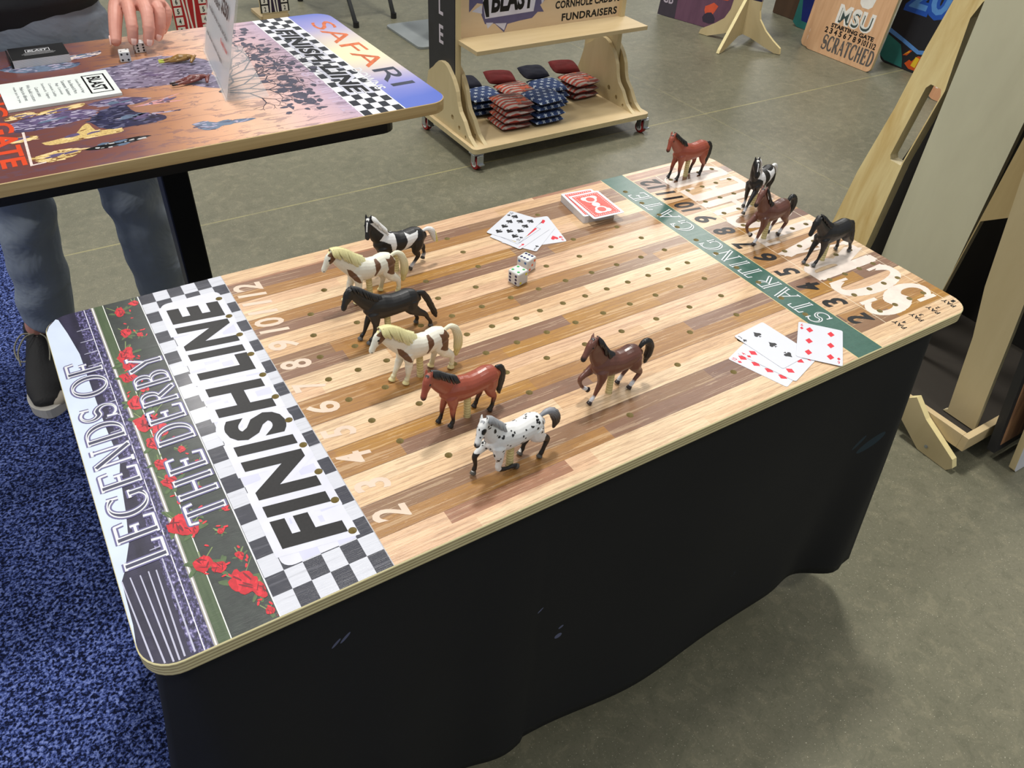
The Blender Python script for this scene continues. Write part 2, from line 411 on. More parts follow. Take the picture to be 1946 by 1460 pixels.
cl = k.mix(sm, k.mix(n, (15, 16, 19), (24, 25, 28)), (90, 110, 130)); front = k.math('LESS_THAN', y, .08)
for (sx_, sz_, ra_, rb_, tl_) in ((.497, .385, .007, .006, 0), (.500, .406, .005, .003, .4), (.457, .482, .007, .0018, .7), (.187, .635, .008, .0018, .8), (.176, .632, .007, .0016, .8), (1.13, .49, .030, .010, .6), (1.10, .50, .018, .004, .9), (1.255, .365, .008, .010, 0)):
    ux = k.math('SUBTRACT', x, sx_); uz = k.math('SUBTRACT', z, sz_); c0_, s0_ = math.cos(tl_), math.sin(tl_)
    pa = k.math('DIVIDE', k.math('ADD', k.math('MULTIPLY', ux, c0_), k.math('MULTIPLY', uz, s0_)), ra_); pb = k.math('DIVIDE', k.math('SUBTRACT', k.math('MULTIPLY', uz, c0_), k.math('MULTIPLY', ux, s0_)), rb_)
    rr_ = k.math('ADD', k.math('MULTIPLY', pa, pa), k.math('MULTIPLY', pb, pb)); mk_ = k.math('MULTIPLY', k.math('LESS_THAN', rr_, k.math('MULTIPLY', n, 2.0)), front)
    cl = k.mix(k.math('MULTIPLY', mk_, .5 if ra_ < .012 else .16), cl, (120, 126, 160) if sx_ < .6 else (70, 110, 130))
k.col(cl).rough(.75); k.bump(n2, .12, .0005); k.b.inputs['Specular IOR Level'].default_value = .3
o = mk('tablecloth', V, F, k.m, smooth=True); tag(o, 'black cloth hanging to the floor from under the horse race board', 'tablecloth')
sd = o.modifiers.new('thick', 'SOLIDIFY'); sd.thickness = .0012; sd.offset = -1
# chalk scuffs on the cloth face (a part of the cloth)
rnd = random.Random(5)
# ================================================================ HORSE RACE BOARD
L_, D_ = 1.2192, .6096; TH = .0185; ZT = .75
BY, DY = .0635, .0487
def lane(i): return BY+(i-2)*DY
HR = .0047
holes = []
STEPS = {2: (.4188, .7754, 3), 3: (.3649, .8353, 5), 4: (.3257, .8746, 7), 5: (.3112, .8893, 10), 6: (.3017, .8993, 13), 7: (.2943, .9066, 16)}
HX = {}
for ln in range(2, 13):
    a, b, n = STEPS[ln if ln <= 7 else 14-ln]
    xs = [.2241]+[a+(b-a)*i/(n-1) for i in range(n)]+[.9690, 1.0788, 1.1148, 1.1496, 1.1838]
    HX[ln] = xs
    for x in xs: holes.append([(x+HR*math.cos(2*PI*k/14), lane(ln)+HR*math.sin(2*PI*k/14)) for k in range(14)])
race = thing('race_game_board', 'horse race game board with finish line and starting gate on the black cloth', 'game board', (0, 0, ZT-TH))
out = rrect(0, 0, L_, D_, .034, 8)
ins = rrect(.0012, .0012, L_-.0012, D_-.0012, .033, 8)
k = NT('race_print'); x, y, z = k.xyz()
r = k.math('DIVIDE', k.math('SUBTRACT', y, BY-DY/2), DY); kk = k.math('FLOOR', r)
inl = k.band(r, 0.0, 11.0)
par = k.math('MODULO', k.math('ADD', kk, 20.0), 2.0)
dark = k.math('MULTIPLY', inl, k.math('SUBTRACT', 1.0, par))
hr = k.math('FLOOR', k.math('MULTIPLY', r, 2.0))
ra = k.white(k.comb(hr, 3.1, 7.7)); sg = k.math('FLOOR', k.math('ADD', k.math('DIVIDE', x, .27), k.math('MULTIPLY', ra, 5.0)))
rr = k.white(k.comb(hr, sg, 1.3))
cdk = k.ramp(rr, [(0, (134, 102, 74)), (.25, (160, 116, 62)), (.5, (130, 98, 78)), (.72, (168, 122, 52)), (.9, (114, 84, 70))], 'CONSTANT')
sg2 = k.math('FLOOR', k.math('ADD', k.math('DIVIDE', x, .33), k.math('MULTIPLY', ra, 7.0)))
rl = k.white(k.comb(kk, sg2, 9.3))
clt = k.ramp(rl, [(0, (220, 186, 146)), (.3, (210, 172, 130)), (.55, (226, 196, 158)), (.8, (216, 178, 142))], 'CONSTANT')
mbr = k.math('MULTIPLY', k.math('SUBTRACT', 1.0, inl), k.math('GREATER_THAN', k.white(k.comb(k.math('FLOOR', k.math('MULTIPLY', y, 50.0)), k.math('FLOOR', k.math('DIVIDE', x, .16)), 4.4)), .80))
c = k.mix(dark, clt, cdk); c = k.mix(mbr, c, (158, 112, 84))
gv = k.comb(k.math('MULTIPLY', x, 7), k.math('MULTIPLY', y, 90), 0.0)
gn = k.noise(gv, 1.6, 5, .65, 1.2); gf = k.noise(k.comb(k.math('MULTIPLY', x, 25), k.math('MULTIPLY', y, 600), 0.0), 1.5, 3, .6)
g2 = k.noise(k.comb(k.math('MULTIPLY', x, 5), k.math('MULTIPLY', k.math('ADD', y, k.math('MULTIPLY', gn, .006)), 230), 0.0), 1.2, 4, .6, .6); c = k.mix(k.math('MULTIPLY', k.math('SUBTRACT', gn, .38), .9), c, (112, 72, 46)); c = k.mix(k.math('MULTIPLY', k.math('GREATER_THAN', g2, .56), .30), c, (124, 84, 56)); c = k.mix(k.math('MULTIPLY', k.math('LESS_THAN', g2, .42), .22), c, (240, 214, 176)); c = k.mix(k.math('MULTIPLY', k.math('GREATER_THAN', gf, .57), .24), c, (104, 70, 48))
ln_ = k.math('MULTIPLY', inl, k.math('LESS_THAN', k.math('ABSOLUTE', k.math('SUBTRACT', k.math('FRACT', k.math('ADD', r, .5)), .5)), .012))
c = k.mix(k.math('MULTIPLY', ln_, .65), c, (84, 58, 46))
woodc = c
# start strip
gn2 = k.noise(k.co, 130, 3, .7); gr = k.mix(k.math('MULTIPLY', gn2, .7), (38, 78, 66), (70, 112, 98))
c = k.mix(k.band(x, .9540, 1.0075), c, (206, 188, 132)); c = k.mix(k.band(x, .9552, 1.0063), c, gr)
# grid lines in the scratched area
inr = k.band(x, 1.0075, 1.200)
gl = k.math('MAXIMUM', k.math('LESS_THAN', k.math('ABSOLUTE', k.math('SUBTRACT', x, 1.062)), .0005), k.math('LESS_THAN', k.math('ABSOLUTE', k.math('SUBTRACT', x, 1.2)), .0005))
c = k.mix(k.math('MULTIPLY', k.math('MULTIPLY', gl, inl), .8), c, (238, 226, 200))
# chequered finish strip
fx = k.math('FLOOR', k.math('DIVIDE', k.math('SUBTRACT', x, .125), .01975)); fy = k.math('FLOOR', k.math('DIVIDE', y, .0254))
ck = k.math('MODULO', k.math('ADD', fx, fy), 2.0); gw = k.noise(gv, 3, 4, .6)
bk = k.mix(gw, (24, 26, 40), (44, 46, 60)); wt = k.mix(gw, (204, 206, 214), (184, 186, 196))
c2 = k.mix(ck, wt, bk); c2 = k.mix(k.math('MULTIPLY', k.math('GREATER_THAN', g2, .60), .22), c2, (120, 120, 130))
c = k.mix(k.math('LESS_THAN', x, .2435), c, (168, 168, 172)); c = k.mix(k.math('LESS_THAN', x, .2425), c, c2); c = k.mix(k.math('LESS_THAN', x, .1245), c, (240, 240, 240))
# grandstand picture
wob = k.math('MULTIPLY', k.math('SUBTRACT', k.noise(k.comb(x, k.math('MULTIPLY', y, 8.0), 0.0), 9, 3), .5), .004)
xs = k.math('ADD', x, wob)
crowd = k.noise(k.comb(k.math('MULTIPLY', x, 330), k.math('MULTIPLY', y, 170), 0.0), 1.0, 3, .7)
crw = k.ramp(crowd, [(.36, (22, 20, 34)), (.5, (58, 54, 88)), (.6, (110, 104, 150)), (.7, (196, 190, 220))])
stand = k.mix(k.noise(k.comb(k.math('MULTIPLY', x, 90), k.math('MULTIPLY', y, 25), 0.0), 1.0, 4), (14, 14, 24), (62, 58, 84))
turf = k.mix(k.noise(k.comb(k.math('MULTIPLY', x, 200), k.math('MULTIPLY', y, 20), 0.0), 1.5, 4), (50, 66, 44), (84, 100, 70))
dk = k.mix(k.noise(k.co, 60, 5, .7), (18, 20, 24), (64, 72, 66))
c3 = k.mix(k.math('GREATER_THAN', xs, .041), stand, crw); c3 = k.mix(k.band(x, .0525, .0535), c3, (216, 214, 226))
c3 = k.mix(k.band(x, .0615, .0655), c3, (150, 146, 140)); c3 = k.mix(k.band(x, .0628, .0642), c3, (232, 230, 226)); c3 = k.mix(k.math('GREATER_THAN', x, .0655), c3, turf)
c3 = k.mix(k.math('GREATER_THAN', x, .0768), c3, (222, 224, 216)); c3 = k.mix(k.math('GREATER_THAN', x, .0778), c3, dk)
c = k.mix(k.math('LESS_THAN', x, .1235), c, c3)
k.col(c).rough(k.math('ADD', .24, k.math('MULTIPLY', gn, .20)))
hb = k.math('ADD', k.math('MULTIPLY', gf, .5), k.math('MULTIPLY', gn, .7)); k.bump(hb, .28, .0012)
k.b.inputs['Specular IOR Level'].default_value = .42; k.b.inputs['Coat Weight'].default_value = .12; k.b.inputs['Coat Roughness'].default_value = .14
RP = k.m
EDGE = plyedge('ply_edge', 2, .0046, (206, 196, 148), (146, 128, 86), .0012)
HOLE = M((196, 182, 136), .6, name='bored_ply')
g = G(); V, F = tess([ins], holes); g.add([(a, b, ZT) for a, b in V], F, 0)
n = len(out)
ring = [(a, b, ZT) for a, b in ins]+[(a, b, ZT-.0010) for a, b in out]+[(a, b, ZT-TH+.001) for a, b in out]+[(a, b, ZT-TH) for a, b in ins]
F = []
for q in range(3): F += [(q*n+i, (q+1)*n+i, (q+1)*n+(i+1) % n, q*n+(i+1) % n) for i in range(n)]
g.add(ring, F, 1); g.add([(a, b, ZT-TH) for a, b in ins], [tuple(range(n-1, -1, -1))], 1)
for h in holes:
    m = len(h); cx_, cy_ = sum(q[0] for q in h)/m, sum(q[1] for q in h)/m
    g.add([(a, b, ZT) for a, b in h]+[(a, b, ZT-.012) for a, b in h], [(i, (i+1) % m, m+(i+1) % m, m+i) for i in range(m)]+[tuple(range(m, 2*m))], 2)
g.obj('printed_top', [RP, EDGE, HOLE], race)
# lettering frame: reading direction +y, letter tops towards -x
LF = lambda a, b, h=0.0: Vector((-b, a, ZT+h))        # a along +y, b = -x
def lh(hs): return [[(q[1], -q[0]) for q in h] for h in hs]
HL = lh(holes)
INKB = M((22, 21, 22), .38, var=.5, scale=260, name='printed_black', spec=.3); INKW = M((212, 213, 216), .35, var=.03, name='printed_white')
GLOW = M((203, 204, 216), .35, var=.05, scale=40, name='printed_glow'); LILAC = M((96, 92, 134), .4, name='printed_lilac'); MIST = M((212, 190, 170), .4, var=.05, name='printed_mist')
SCR = M((222, 208, 196), .4, var=.08, scale=80, name='printed_cream'); SKY = M((196, 207, 226), .35, var=.05, scale=30, name='printed_sky')
def clipY(polys, lo=.0015, hi=D_-.0015): return polys
def bold(txt, a, b, h, width=None, off=.02, shear=.22, sx=1.0, align='CENTER', spacing=1.0):
    P = sans(txt, h*1.37, 0, 0, off*h, shear, align, 1.0, 0.0, spacing)
    xs = [q[0] for p in P for q in p]; ys = [q[1] for p in P for q in p]
    w = max(xs)-min(xs); hh = max(ys)-min(ys)
    s = (width/w) if width else sx; sy = h/hh
    mx, my = (max(xs)+min(xs))/2, (max(ys)+min(ys))/2
    return [[((q[0]-mx)*s+a, (q[1]-my)*sy+b) for q in p] for p in P]
# FINISH LINE
ltr = 'FINISH'; lay = []
word1 = bold('FINISH', .213, -.186, .069, .296, .062, .16, spacing=1.12); word2 = bold('LINE', .463, -.186, .069, .183, .062, .16, spacing=1.12)
gl1 = bold('FINISH', .213, -.186, .088, .316, .16, .16, spacing=1.12); gl2 = bold('LINE', .463, -.186, .088, .204, .16, .16, spacing=1.12)
ghost = []
for i in range(4):
    for j in range(24):
        if (i+j) % 2 and .05 < .0254*j < .55: ghost.append([(.0254*j+.002, -(.125+.01975*(i+2))), (.0254*j+.0234, -(.125+.01975*(i+2))), (.0254*j+.0234, -(.125+.01975*(i+1))-.001), (.0254*j+.002, -(.125+.01975*(i+1))-.001)])
decals('finish_line_lettering', [([rrect(.052, -.2285, .572, -.1455, .012, 5)], .00012, GLOW), (ghost, .00016, M((190, 191, 214), .35, var=.05)), (gl1+gl2, .00020, GLOW), (word1+word2, .0003, INKB)], LF, race, HL)
# title: sky, grandstand ribs, roses, title letters
sky = [(.0008, .035), (.0008, .575), (.006, .590), (.016, .603), (.019, .600), (.025, .561), (.031, .508), (.032, .416), (.033, .351), (.036, .284), (.032, .265), (.026, .204), (.020, .160), (.009, .126), (.004, .115), (.003, .060)]
sk = [[(q[1], -q[0]) for q in sky]]
ribs = []
for x0, x1, y1 in ((.004, .010, .115), (.012, .019, .116), (.021, .026, .114), (.029, .031, .115), (.036, .036, .113), (.0445, .045, .13)):
    ys_ = .004 if x1 > .033 else .0365-math.sqrt(.034**2-(.034-x1)**2); ribs.append([(ys_, -x1-.0008), (ys_, -x1+.0008), (y1, -x0+.0006), (y1, -x0-.0006)])
for i in range(16):
    yy = .14+.028*i; ribs.append([(yy, -.052), (yy+.002, -.052), (yy+.001, -.036), (yy, -.036)])
decals('grandstand_print', [(sk, .00012, SKY), (ribs, .00014, M((176, 176, 196), .4))], LF, race)
rnd = random.Random(11)
RED = M((176, 18, 34), .35, var=.3, scale=160, name='printed_rose'); RED2 = M((206, 34, 48), .35, var=.2, scale=160, name='printed_light_rose'); DRED = M((104, 10, 24), .4, var=.25, name='printed_dark_rose'); LEAF = M((70, 90, 54), .4, var=.3, scale=200, name='printed_leaf'); LEAF2 = M((116, 132, 82), .4, var=.2, name='printed_stem')
rs, ds, ls = [], [], []
def clip(ps, a0, a1, b0, b1): return [p for p in [[(min(max(q[0], a0), a1), min(max(q[1], b0), b1)) for q in p] for p in ps] if abs(area2(p)) > 1e-8]
for x, y, w in ((.095, .580, .011), (.117, .593, .008), (.093, .528, .011), (.108, .515, .006), (.082, .478, .015), (.083, .455, .016), (.075, .43, .012), (.088, .40, .008), (.073, .375, .015), (.078, .335, .018), (.088, .315, .014), (.075, .295, .012), (.074, .258, .010), (.100, .27, .006), (.112, .24, .005), (.077, .225, .012), (.071, .161, .018), (.080, .150, .012), (.078, .098, .013), (.090, .086, .010), (.106, .058, .017), (.117, .040, .010), (.113, .09, .006), (.105, .13, .005), (.118, .16, .005), (.100, .20, .006), (.092, .165, .006), (.118, .012, .006)):
    rz_ = .00012+(int(y*1e4) % 29)*4e-6
    rs, r2, ds, ls, st = [], [], [], [], []
    for j in range(5):
        a = rnd.uniform(0, 6.28); rs.append(blob(y+.45*w*math.cos(a), -x+.35*w*math.sin(a), w*rnd.uniform(.4, .75), w*rnd.uniform(.25, .45), 12, .18, rnd, rnd.uniform(-.6, 1.0)))
    rs.append(blob(y, -x, w*.75, w*.6, 14, .12, rnd))
    for j in range(4):
        a = rnd.uniform(0, 6.28); r2.append(blob(y+.35*w*math.cos(a), -x+.3*w*math.sin(a), w*.42, w*.10, 9, .25, rnd, rnd.uniform(-.6, 1.0)))
    for j in range(5):
        a = rnd.uniform(0, 6.28); ds.append(blob(y+.4*w*math.cos(a), -x+.35*w*math.sin(a), w*rnd.uniform(.25, .5), w*.06, 8, .3, rnd, rnd.uniform(-.6, 1.2)))
    for j in range(4):
        a = rnd.uniform(0, 6.28); ls.append(blob(y+1.05*w*math.cos(a), -x+.9*w*math.sin(a), w*.55, w*.2, 9, .2, rnd, a+rnd.uniform(-.6, .6)))
    for j in range(2):
        a = rnd.uniform(-.9, .9); l = w*rnd.uniform(1.2, 2.2); c_, s_ = math.cos(a), math.sin(a); st.append([(y, -x), (y+l*c_, -x+l*s_), (y+l*c_-.0012*s_, -x+l*s_+.0012*c_), (y-.0012*s_, -x+.0012*c_)])
    for j in range(3): r2.append(blob(y+rnd.uniform(-2, 2)*w, -x+rnd.uniform(-1.3, .4)*w, .0028, .0012, 6, .4, rnd, rnd.uniform(0, 3)))
    rs, r2, ds, ls, st = [clip(q, .003, D_-.003, -.1225, -.058) for q in (rs, r2, ds, ls, st)]
    decals('printed_rose', [(ls, rz_, LEAF), (st, rz_+.00004, LEAF2), (rs, rz_+.00012, RED), (r2, rz_+.00016, RED2), (ds, rz_+.00022, DRED)], LF, race)
def title(txt, a, b0, h, w):
    P, w0 = serif(txt, 0, 0, h, .20, .075); s = w/w0
    mv = lambda ps: [[(q[0]*s+a, q[1]+b0) for q in p] for p in ps]
    sh, _ = serif(txt, 0, 0, h, .20, .075, grow=.09); inn, _ = serif(txt, 0, 0, h, .11, .0, only=('T', 'a', 's'))
    return mv(sh), mv(P), mv(inn)
for tx, a_, b_, w_ in (('LEGENDS OF', .123, -.050, .367), ('THE DERBY', .150, -.119, .318)):
    tl = title(tx, a_, b_, .039, w_); decals('title_lettering', [(tl[0], .0004, LILAC), (tl[1], .0005, INKW), (tl[2], .0006, M((60, 60, 84), .4))], LF, race)
# lane numbers, both ends
for i in range(2, 13):
    y = lane(i); s = str(i)
    decals('finish_lane_number', [(bold(s, y, -.2685, .040, .022 if i < 10 else .040, .03, .22), .0002, MIST)], LF, race, label='pale printed lane number %d' % i)
    decals('gate_lane_number', [(bold(s, y, -1.034, .040, .024 if i < 10 else .036, .045, .22), .0002, INKB)], LF, race, HL, label='black printed lane number %d' % i)
# STARTING GATE
for tx, a_, w_ in (('STARTING', .083, .262), ('GATE', .385, .150)):
    P, w0 = serif(tx, 0, 0, .034, .20, .06, gap=.22, shear=.12); s = w_/w0
    I, _ = serif(tx, 0, 0, .034, .08, .0, gap=.22, shear=.12, only=('T', 'a', 's'))
    mv = lambda ps: [[(q[0]*s+a_, q[1]-.998) for q in p] for p in ps]
    decals('starting_gate_lettering', [(mv(P), .0002, INKW), (mv(I), .0003, M((46, 84, 72), .4))], LF, race, HL)
# SCRATCHED, one tall western letter per lane and a bit
sc = []
for i, ch in enumerate('SCRATCHED'):
    P, w0 = serif(ch, 0, 0, .128, .34, .10); s = .052/w0
    sc += [[(q[0]*s+.0455+i*.0590, q[1]-1.196) for q in p] for p in P]
decals('scratched_lettering', [(sc, .0002, SCR)], LF, race, HL)
pay = []
for i, x in enumerate((1.195, 1.156, 1.116, 1.076)):
    pay += bold('PAY', .026, -x, .009, .022, .03, .0)+bold(str(i+1), .026, -x-.0115, .008, .005, .03, .0)
decals('payout_lettering', [(pay, .0002, INKB)], LF, race)
# ================================================================ HORSES (millimetres, head towards -x, near side -y, origin in the peg hole)
COAT_M = coat_mat('matt_plastic', .42); COAT_G = coat_mat('glossy_plastic', .30, .6)
PEG = plyedge('wrapped_peg', 2, .0042, (216, 206, 150), (188, 176, 118))
def inpoly(x, z, p):
    r = np.zeros(len(x), bool); n = len(p)
    for i in range(n):
        (x0, y0), (x1, y1) = p[i], p[(i+1) % n]
        if y0 == y1: continue
        r ^= ((y0 > z) != (y1 > z)) & (x < (x1-x0)*(z-y0)/(y1-y0)+x0)
    return r
def bez(p, n):
    """smooth curve through points"""
    P = [Vector(q) for q in p]; out = []
    for i in range(len(P)-1):
        a, b, c, d = P[max(i-1, 0)], P[i], P[i+1], P[min(i+2, len(P)-1)]
        for k in range(n):
            t = k/n; out.append(.5*((2*b)+(c-a)*t+(2*a-5*b+4*c-d)*t*t+(3*b-a-3*c+d)*t**3))
    out.append(P[-1]); return out
def lerpl(r, n):
    out = []
    for i in range(len(r)-1):
        for k in range(n): out.append(tuple(r[i][j]+(r[i+1][j]-r[i][j])*k/n for j in (0, 1)))
    out.append(tuple(r[-1])); return out
def make_horse(p):
    """returns dict of part name -> (verts, faces, colours)"""
    S = .001; g = G(); rnd = random.Random(p.get('seed', 1))
    Y = (0, 1, 0)
    bw = p.get('bw', 1.0)
    body = p.get('body') or [(47, 0, 51), (41, 0, 51), (31, 0, 51.5), (20, 0, 50.5), (6, 0, 49.5), (-6, 0, 50.5), (-16, 0, 52.5), (-24, 0, 53), (-30, 0, 54)]
    br = p.get('br') or [(7, 7), (11.5, 13.5), (13.8, 16.2), (13.4, 15.2), (13.6, 15.6), (13.2, 17.6), (11.8, 17), (9.5, 13.5), (6, 8)]
    g.loft(bez([[q*S for q in v] for v in body], 3), [(a*S*bw, b*S) for a, b in lerpl(br, 3)], 20, Y)
    neck = p['neck']; nr = p.get('nr') or [(8.5, 15), (7, 12.5), (5.6, 9.8), (5.0, 7.6), (4.8, 6.5)]
    g.loft(bez([[q*S for q in v] for v in neck], 3), [(a*S, b*S) for a, b in lerpl(nr, 3)], 18, Y)
    # head
    P = Vector(neck[-1]); yaw, pit, hl = math.radians(p.get('yaw', 0)), math.radians(p.get('pitch', 62)), p.get('hl', 27)
    d = Vector((-math.cos(pit)*math.cos(yaw), -math.cos(pit)*math.sin(yaw), -math.sin(pit))); lt = Vector((-math.sin(yaw), math.cos(yaw), 0)); upv = lt.cross(d)
    if upv.z < 0 and abs(upv.z) > .05: upv = -upv
    if upv.x > 0 and pit > .8: pass
    fw = Vector((-math.cos(yaw), -math.sin(yaw), 0)); nrm = (fw - d*fw.dot(d)).normalized()      # out of the forehead
    hp = [P - d*1+nrm*0.2, P+d*4+nrm*.3, P+d*9-nrm*.2, P+d*14+nrm*.6, P+d*19+nrm*1.1, P+d*24+nrm*.9, P+d*hl+nrm*.3]
    hr = [(4.6, 5.2), (5.4, 6.8), (5.6, 7.3), (4.6, 5.6), (3.7, 4.2), (3.7, 4.0), (3.2, 3.4)]
    g.loft([v*S for v in hp], [(a*S, b*S) for a, b in hr], 16, lt)
    for sgn in (-1, 1):
        e = P+lt*(3.1*sgn)+nrm*1.6-d*.5; tp = e - d*(7.6 if not p.get('earback') else 4.5)+lt*(.9*sgn)+nrm*(1.2 if not p.get('earback') else -2)
        g.loft([e*S, (e*.45+tp*.55)*S, tp*S], [(2.0*S, 1.4*S), (1.9*S, 1.3*S), (.5*S, .5*S)], 8, lt)
        ey = P+d*8.2+lt*(4.7*sgn)+nrm*2.2; g.loft([(ey-lt*sgn*1)*S, (ey+lt*sgn*.55)*S], [1.25*S, 1.1*S], 8)
        nz = P+d*(hl-1.5)+lt*(2.7*sgn)+nrm*1.6; g.loft([(nz)*S, (nz+d*1.2)*S], [1.0*S, .9*S], 8)
    # legs: list of joints (x,y,z) with radii
    LR = {'f': [(6.5, 9), (5.2, 7), (3.8, 4.6), (3.3, 3.5), (2.3, 2.4), (2.3, 2.4), (2.9, 3.0), (2.4, 2.5)],
          'h': [(7.5, 12), (6.6, 10), (4.6, 6.2), (3.3, 3.9), (2.5, 2.7), (2.5, 2.6), (3.0, 3.1), (2.5, 2.6)]}
    hoof = []
    for key, J in p['legs']:
        r = LR[key[0]][:len(J)]; ls = p.get('leg', 1.0)
        g.loft(bez([[q*S for q in v] for v in J], 3), [(a*S*(ls if i > 5 else 1), b*S*(ls if i > 5 else 1)) for i, (a, b) in enumerate(lerpl(r, 3))], 12, Y)
        a, b = Vector(J[-2]), Vector(J[-1]); t = (b-a).normalized()
        h0 = b-t*.4; h1 = b+t*3.6
        if not key.endswith('t'): h1.z = max(h1.z, .4); h1 = Vector((h1.x, h1.y, max(.6, b.z-3.4)))
        g.loft([h0*S, (h0*.5+h1*.5)*S, h1*S], [(2.7*S*ls, 3.0*S*ls), (3.5*S*ls, 3.8*S*ls), (3.9*S*ls, 4.2*S*ls)], 12, Y, caps=False)
        hoof.append((h0*.5+h1*.5, h1))
    V, F = remesh(g, .00068, 3)
    X = V/S; col = p['coat'](X, P, d, nrm, lt, rnd, hoof)
    # eyes and nostrils
    DXV = Vector((p.get('dx', 0)*S, 0, 0))
    for sgn in (-1, 1):
        ey = np.array(P+d*8.2+lt*(5.6*sgn)+nrm*2.2); col[np.linalg.norm(X-ey, axis=1) < 1.6] = lin((14, 12, 12))
        nz = np.array(P+d*(hl-.6)+lt*(3.4*sgn)+nrm*2.0); col[np.linalg.norm(X-nz, axis=1) < .95] = lin((16, 12, 12))
    parts = {'body': (V, F, col)}
    # mane: overlapping strands down the crest
    mp = p['mane']; g = G(); crest = bez([[q*S for q in v] for v in mp['crest']], 6); n = len(crest)
    side = mp.get('side', -1); ml = mp['len']
    if True:
        m = mp.get('n', 26)
        for i in range(m):
            u = i/(m-1)*(n-1); a = int(min(u, n-2)); q = crest[a].lerp(crest[a+1], u-a)
            tg = (crest[min(a+1, n-1)]-crest[a]).normalized()
            L = (ml[0]+(ml[1]-ml[0])*i/(m-1))*S*rnd.uniform(.85, 1.15); wv = rnd.uniform(-1, 1)*S
            nb = mp.get('bulge', 7.2)
            for sd in ((side, -side) if mp.get('both') else (side,)):
                pts = [q+Vector((0, 0, .4*S)), q+Vector((tg.x*L*.1, sd*3.2*S, -.8*S)), q+Vector((tg.x*L*.15+wv, sd*(nb-.8)*S, -L*.45)), q+Vector((tg.x*L*.3+wv*1.5, sd*(nb+.3)*S, -L*.8)), q+Vector((tg.x*L*.45+wv*2, sd*nb*S, -L))]
                g.loft(pts, [(1.2*S, 1.0*S), (1.4*S, 1.3*S), (1.35*S, 1.2*S), (1.0*S, .9*S), (.35*S, .3*S)], 6, (1, 0, 0))
        # forelock
        for i in range(4):
            q = (P+nrm*4.5-d*1.5+lt*(i-1.5)*.9)*S
            g.loft([(P-d*2+nrm*2)*S, q, q+Vector(d)*(6+i % 2*2)*S+Vector(nrm)*1.2*S], [1.3*S, 1.2*S, .4*S], 6)
    X = np.array(g.v)/S; parts['mane'] = (g.v, g.f, mp['col'](X))
    g = G(); tp = p['tail']; path = bez([[q*S for q in v] for v in tp['path']], 5); tr = lerpl([(r, r) for r in tp['r']], 5)
    g.loft(path, [(a*S*.8, a*S*.8) for a, b in tr], 10)
    for i in range(tp.get('n', 13)):
        a = 2*PI*i/tp.get('n', 13); pts, rr = [], []
        for j, q in enumerate(path):
            t = j/(len(path)-1); R = tr[j][0]*S*.72; w = rnd.uniform(-.25, .25)*S
            pts.append(q+Vector((math.cos(a)*R+w, math.sin(a)*R*.8, math.sin(a+1)*R*.35+w))); rr.append(max(.35*S, R*.42*(1 if t < .85 else .6)))
        if len(pts) > 3: g.loft(pts[:-rnd.randint(1, 3)], rr[:len(pts[:-1])], 6)
    X = np.array(g.v)/S; parts['tail'] = (g.v, g.f, tp['col'](X))
    return {n_: ([Vector(v)+DXV for v in t_[0]], t_[1], t_[2]) for n_, t_ in parts.items()}
def shade(X, c): return np.tile(np.array(lin(c)), (len(X), 1))
def fade(X, z0, z1, a, b):
    t = np.clip((X[:, 2]-z0)/(z1-z0), 0, 1)[:, None]; return np.array(lin(a))*(1-t)+np.array(lin(b))*t
def hoofs(X, col, hoof, c, r=4.6):
    for h, e in hoof:
        col[(np.linalg.norm(X-np.array((h+e)/2), axis=1) < r)] = lin(c)
def legmask(X, z0, z1): return np.clip((z1-X[:, 2])/(z1-z0), 0, 1)[:, None]*((np.abs(X[:, 1]) > 2.2)[:, None])
def muzzle(X, col, P, d, hl, c, s=5):
    m = np.clip((np.linalg.norm(X-np.array(P+d*hl), axis=1)-s)/3, 0, 1)[:, None]; return col*m+np.array(lin(c))*(1-m)
def coat_bay(X, P, d, nrm, lt, rnd, hoof):
    c = shade(X, (158, 78, 58)); k = legmask(X, 14, 27); c = c*(1-k)+np.array(lin((26, 22, 22)))*k
    c = muzzle(X, c, P, d, 27, (50, 26, 24), 3.2); hoofs(X, c, hoof, (28, 25, 25)); return c
def coat_black(X, P, d, nrm, lt, rnd, hoof):
    c = shade(X, (28, 28, 29)); hoofs(X, c, hoof, (92, 92, 92)); return c
def coat_palo(X, P, d, nrm, lt, rnd, hoof):
    c = shade(X, (238, 236, 220)); x, y, z = X.T; k = legmask(X, 6, 22); c = c*(1-k)+np.array(lin((228, 218, 170)))*k
    B = lin((108, 74, 50)); nr_ = (np.abs(y) > 4)
    c[nr_ & inpoly(x, z, [(11, 66), (15, 60), (15, 54), (12, 50), (6, 41), (4, 43), (7, 50), (7, 58), (8, 65)])] = B
    c[nr_ & inpoly(x, z, [(24, 64), (30, 62), (35, 65), (42, 64), (43, 54), (42, 46), (39, 42), (36, 36), (30, 38), (23, 43), (26, 48), (26, 58)])] = B
    c[inpoly(x, z, [(-34, 62), (-29, 60), (-22, 52), (-18, 44), (-15, 36), (-19, 37), (-25, 42), (-31, 50)])] = B
    hx = np.array([(v-np.array(P)) for v in X]); u = hx@np.array(d); w = hx@np.array(nrm); l = hx@np.array(lt)
    hd = (x < P.x+9) & (z > 45)
    c[hd & (np.abs(l) > 2.0) & (((u-6)/7.5)**2+((w+1.4)/3.6)**2 < 1)] = B; c[hd & (np.abs(l) > 1.8) & (u < 3.5) & (u > -9) & (w > -2)] = B
    hoofs(X, c, hoof, (230, 218, 160)); return c
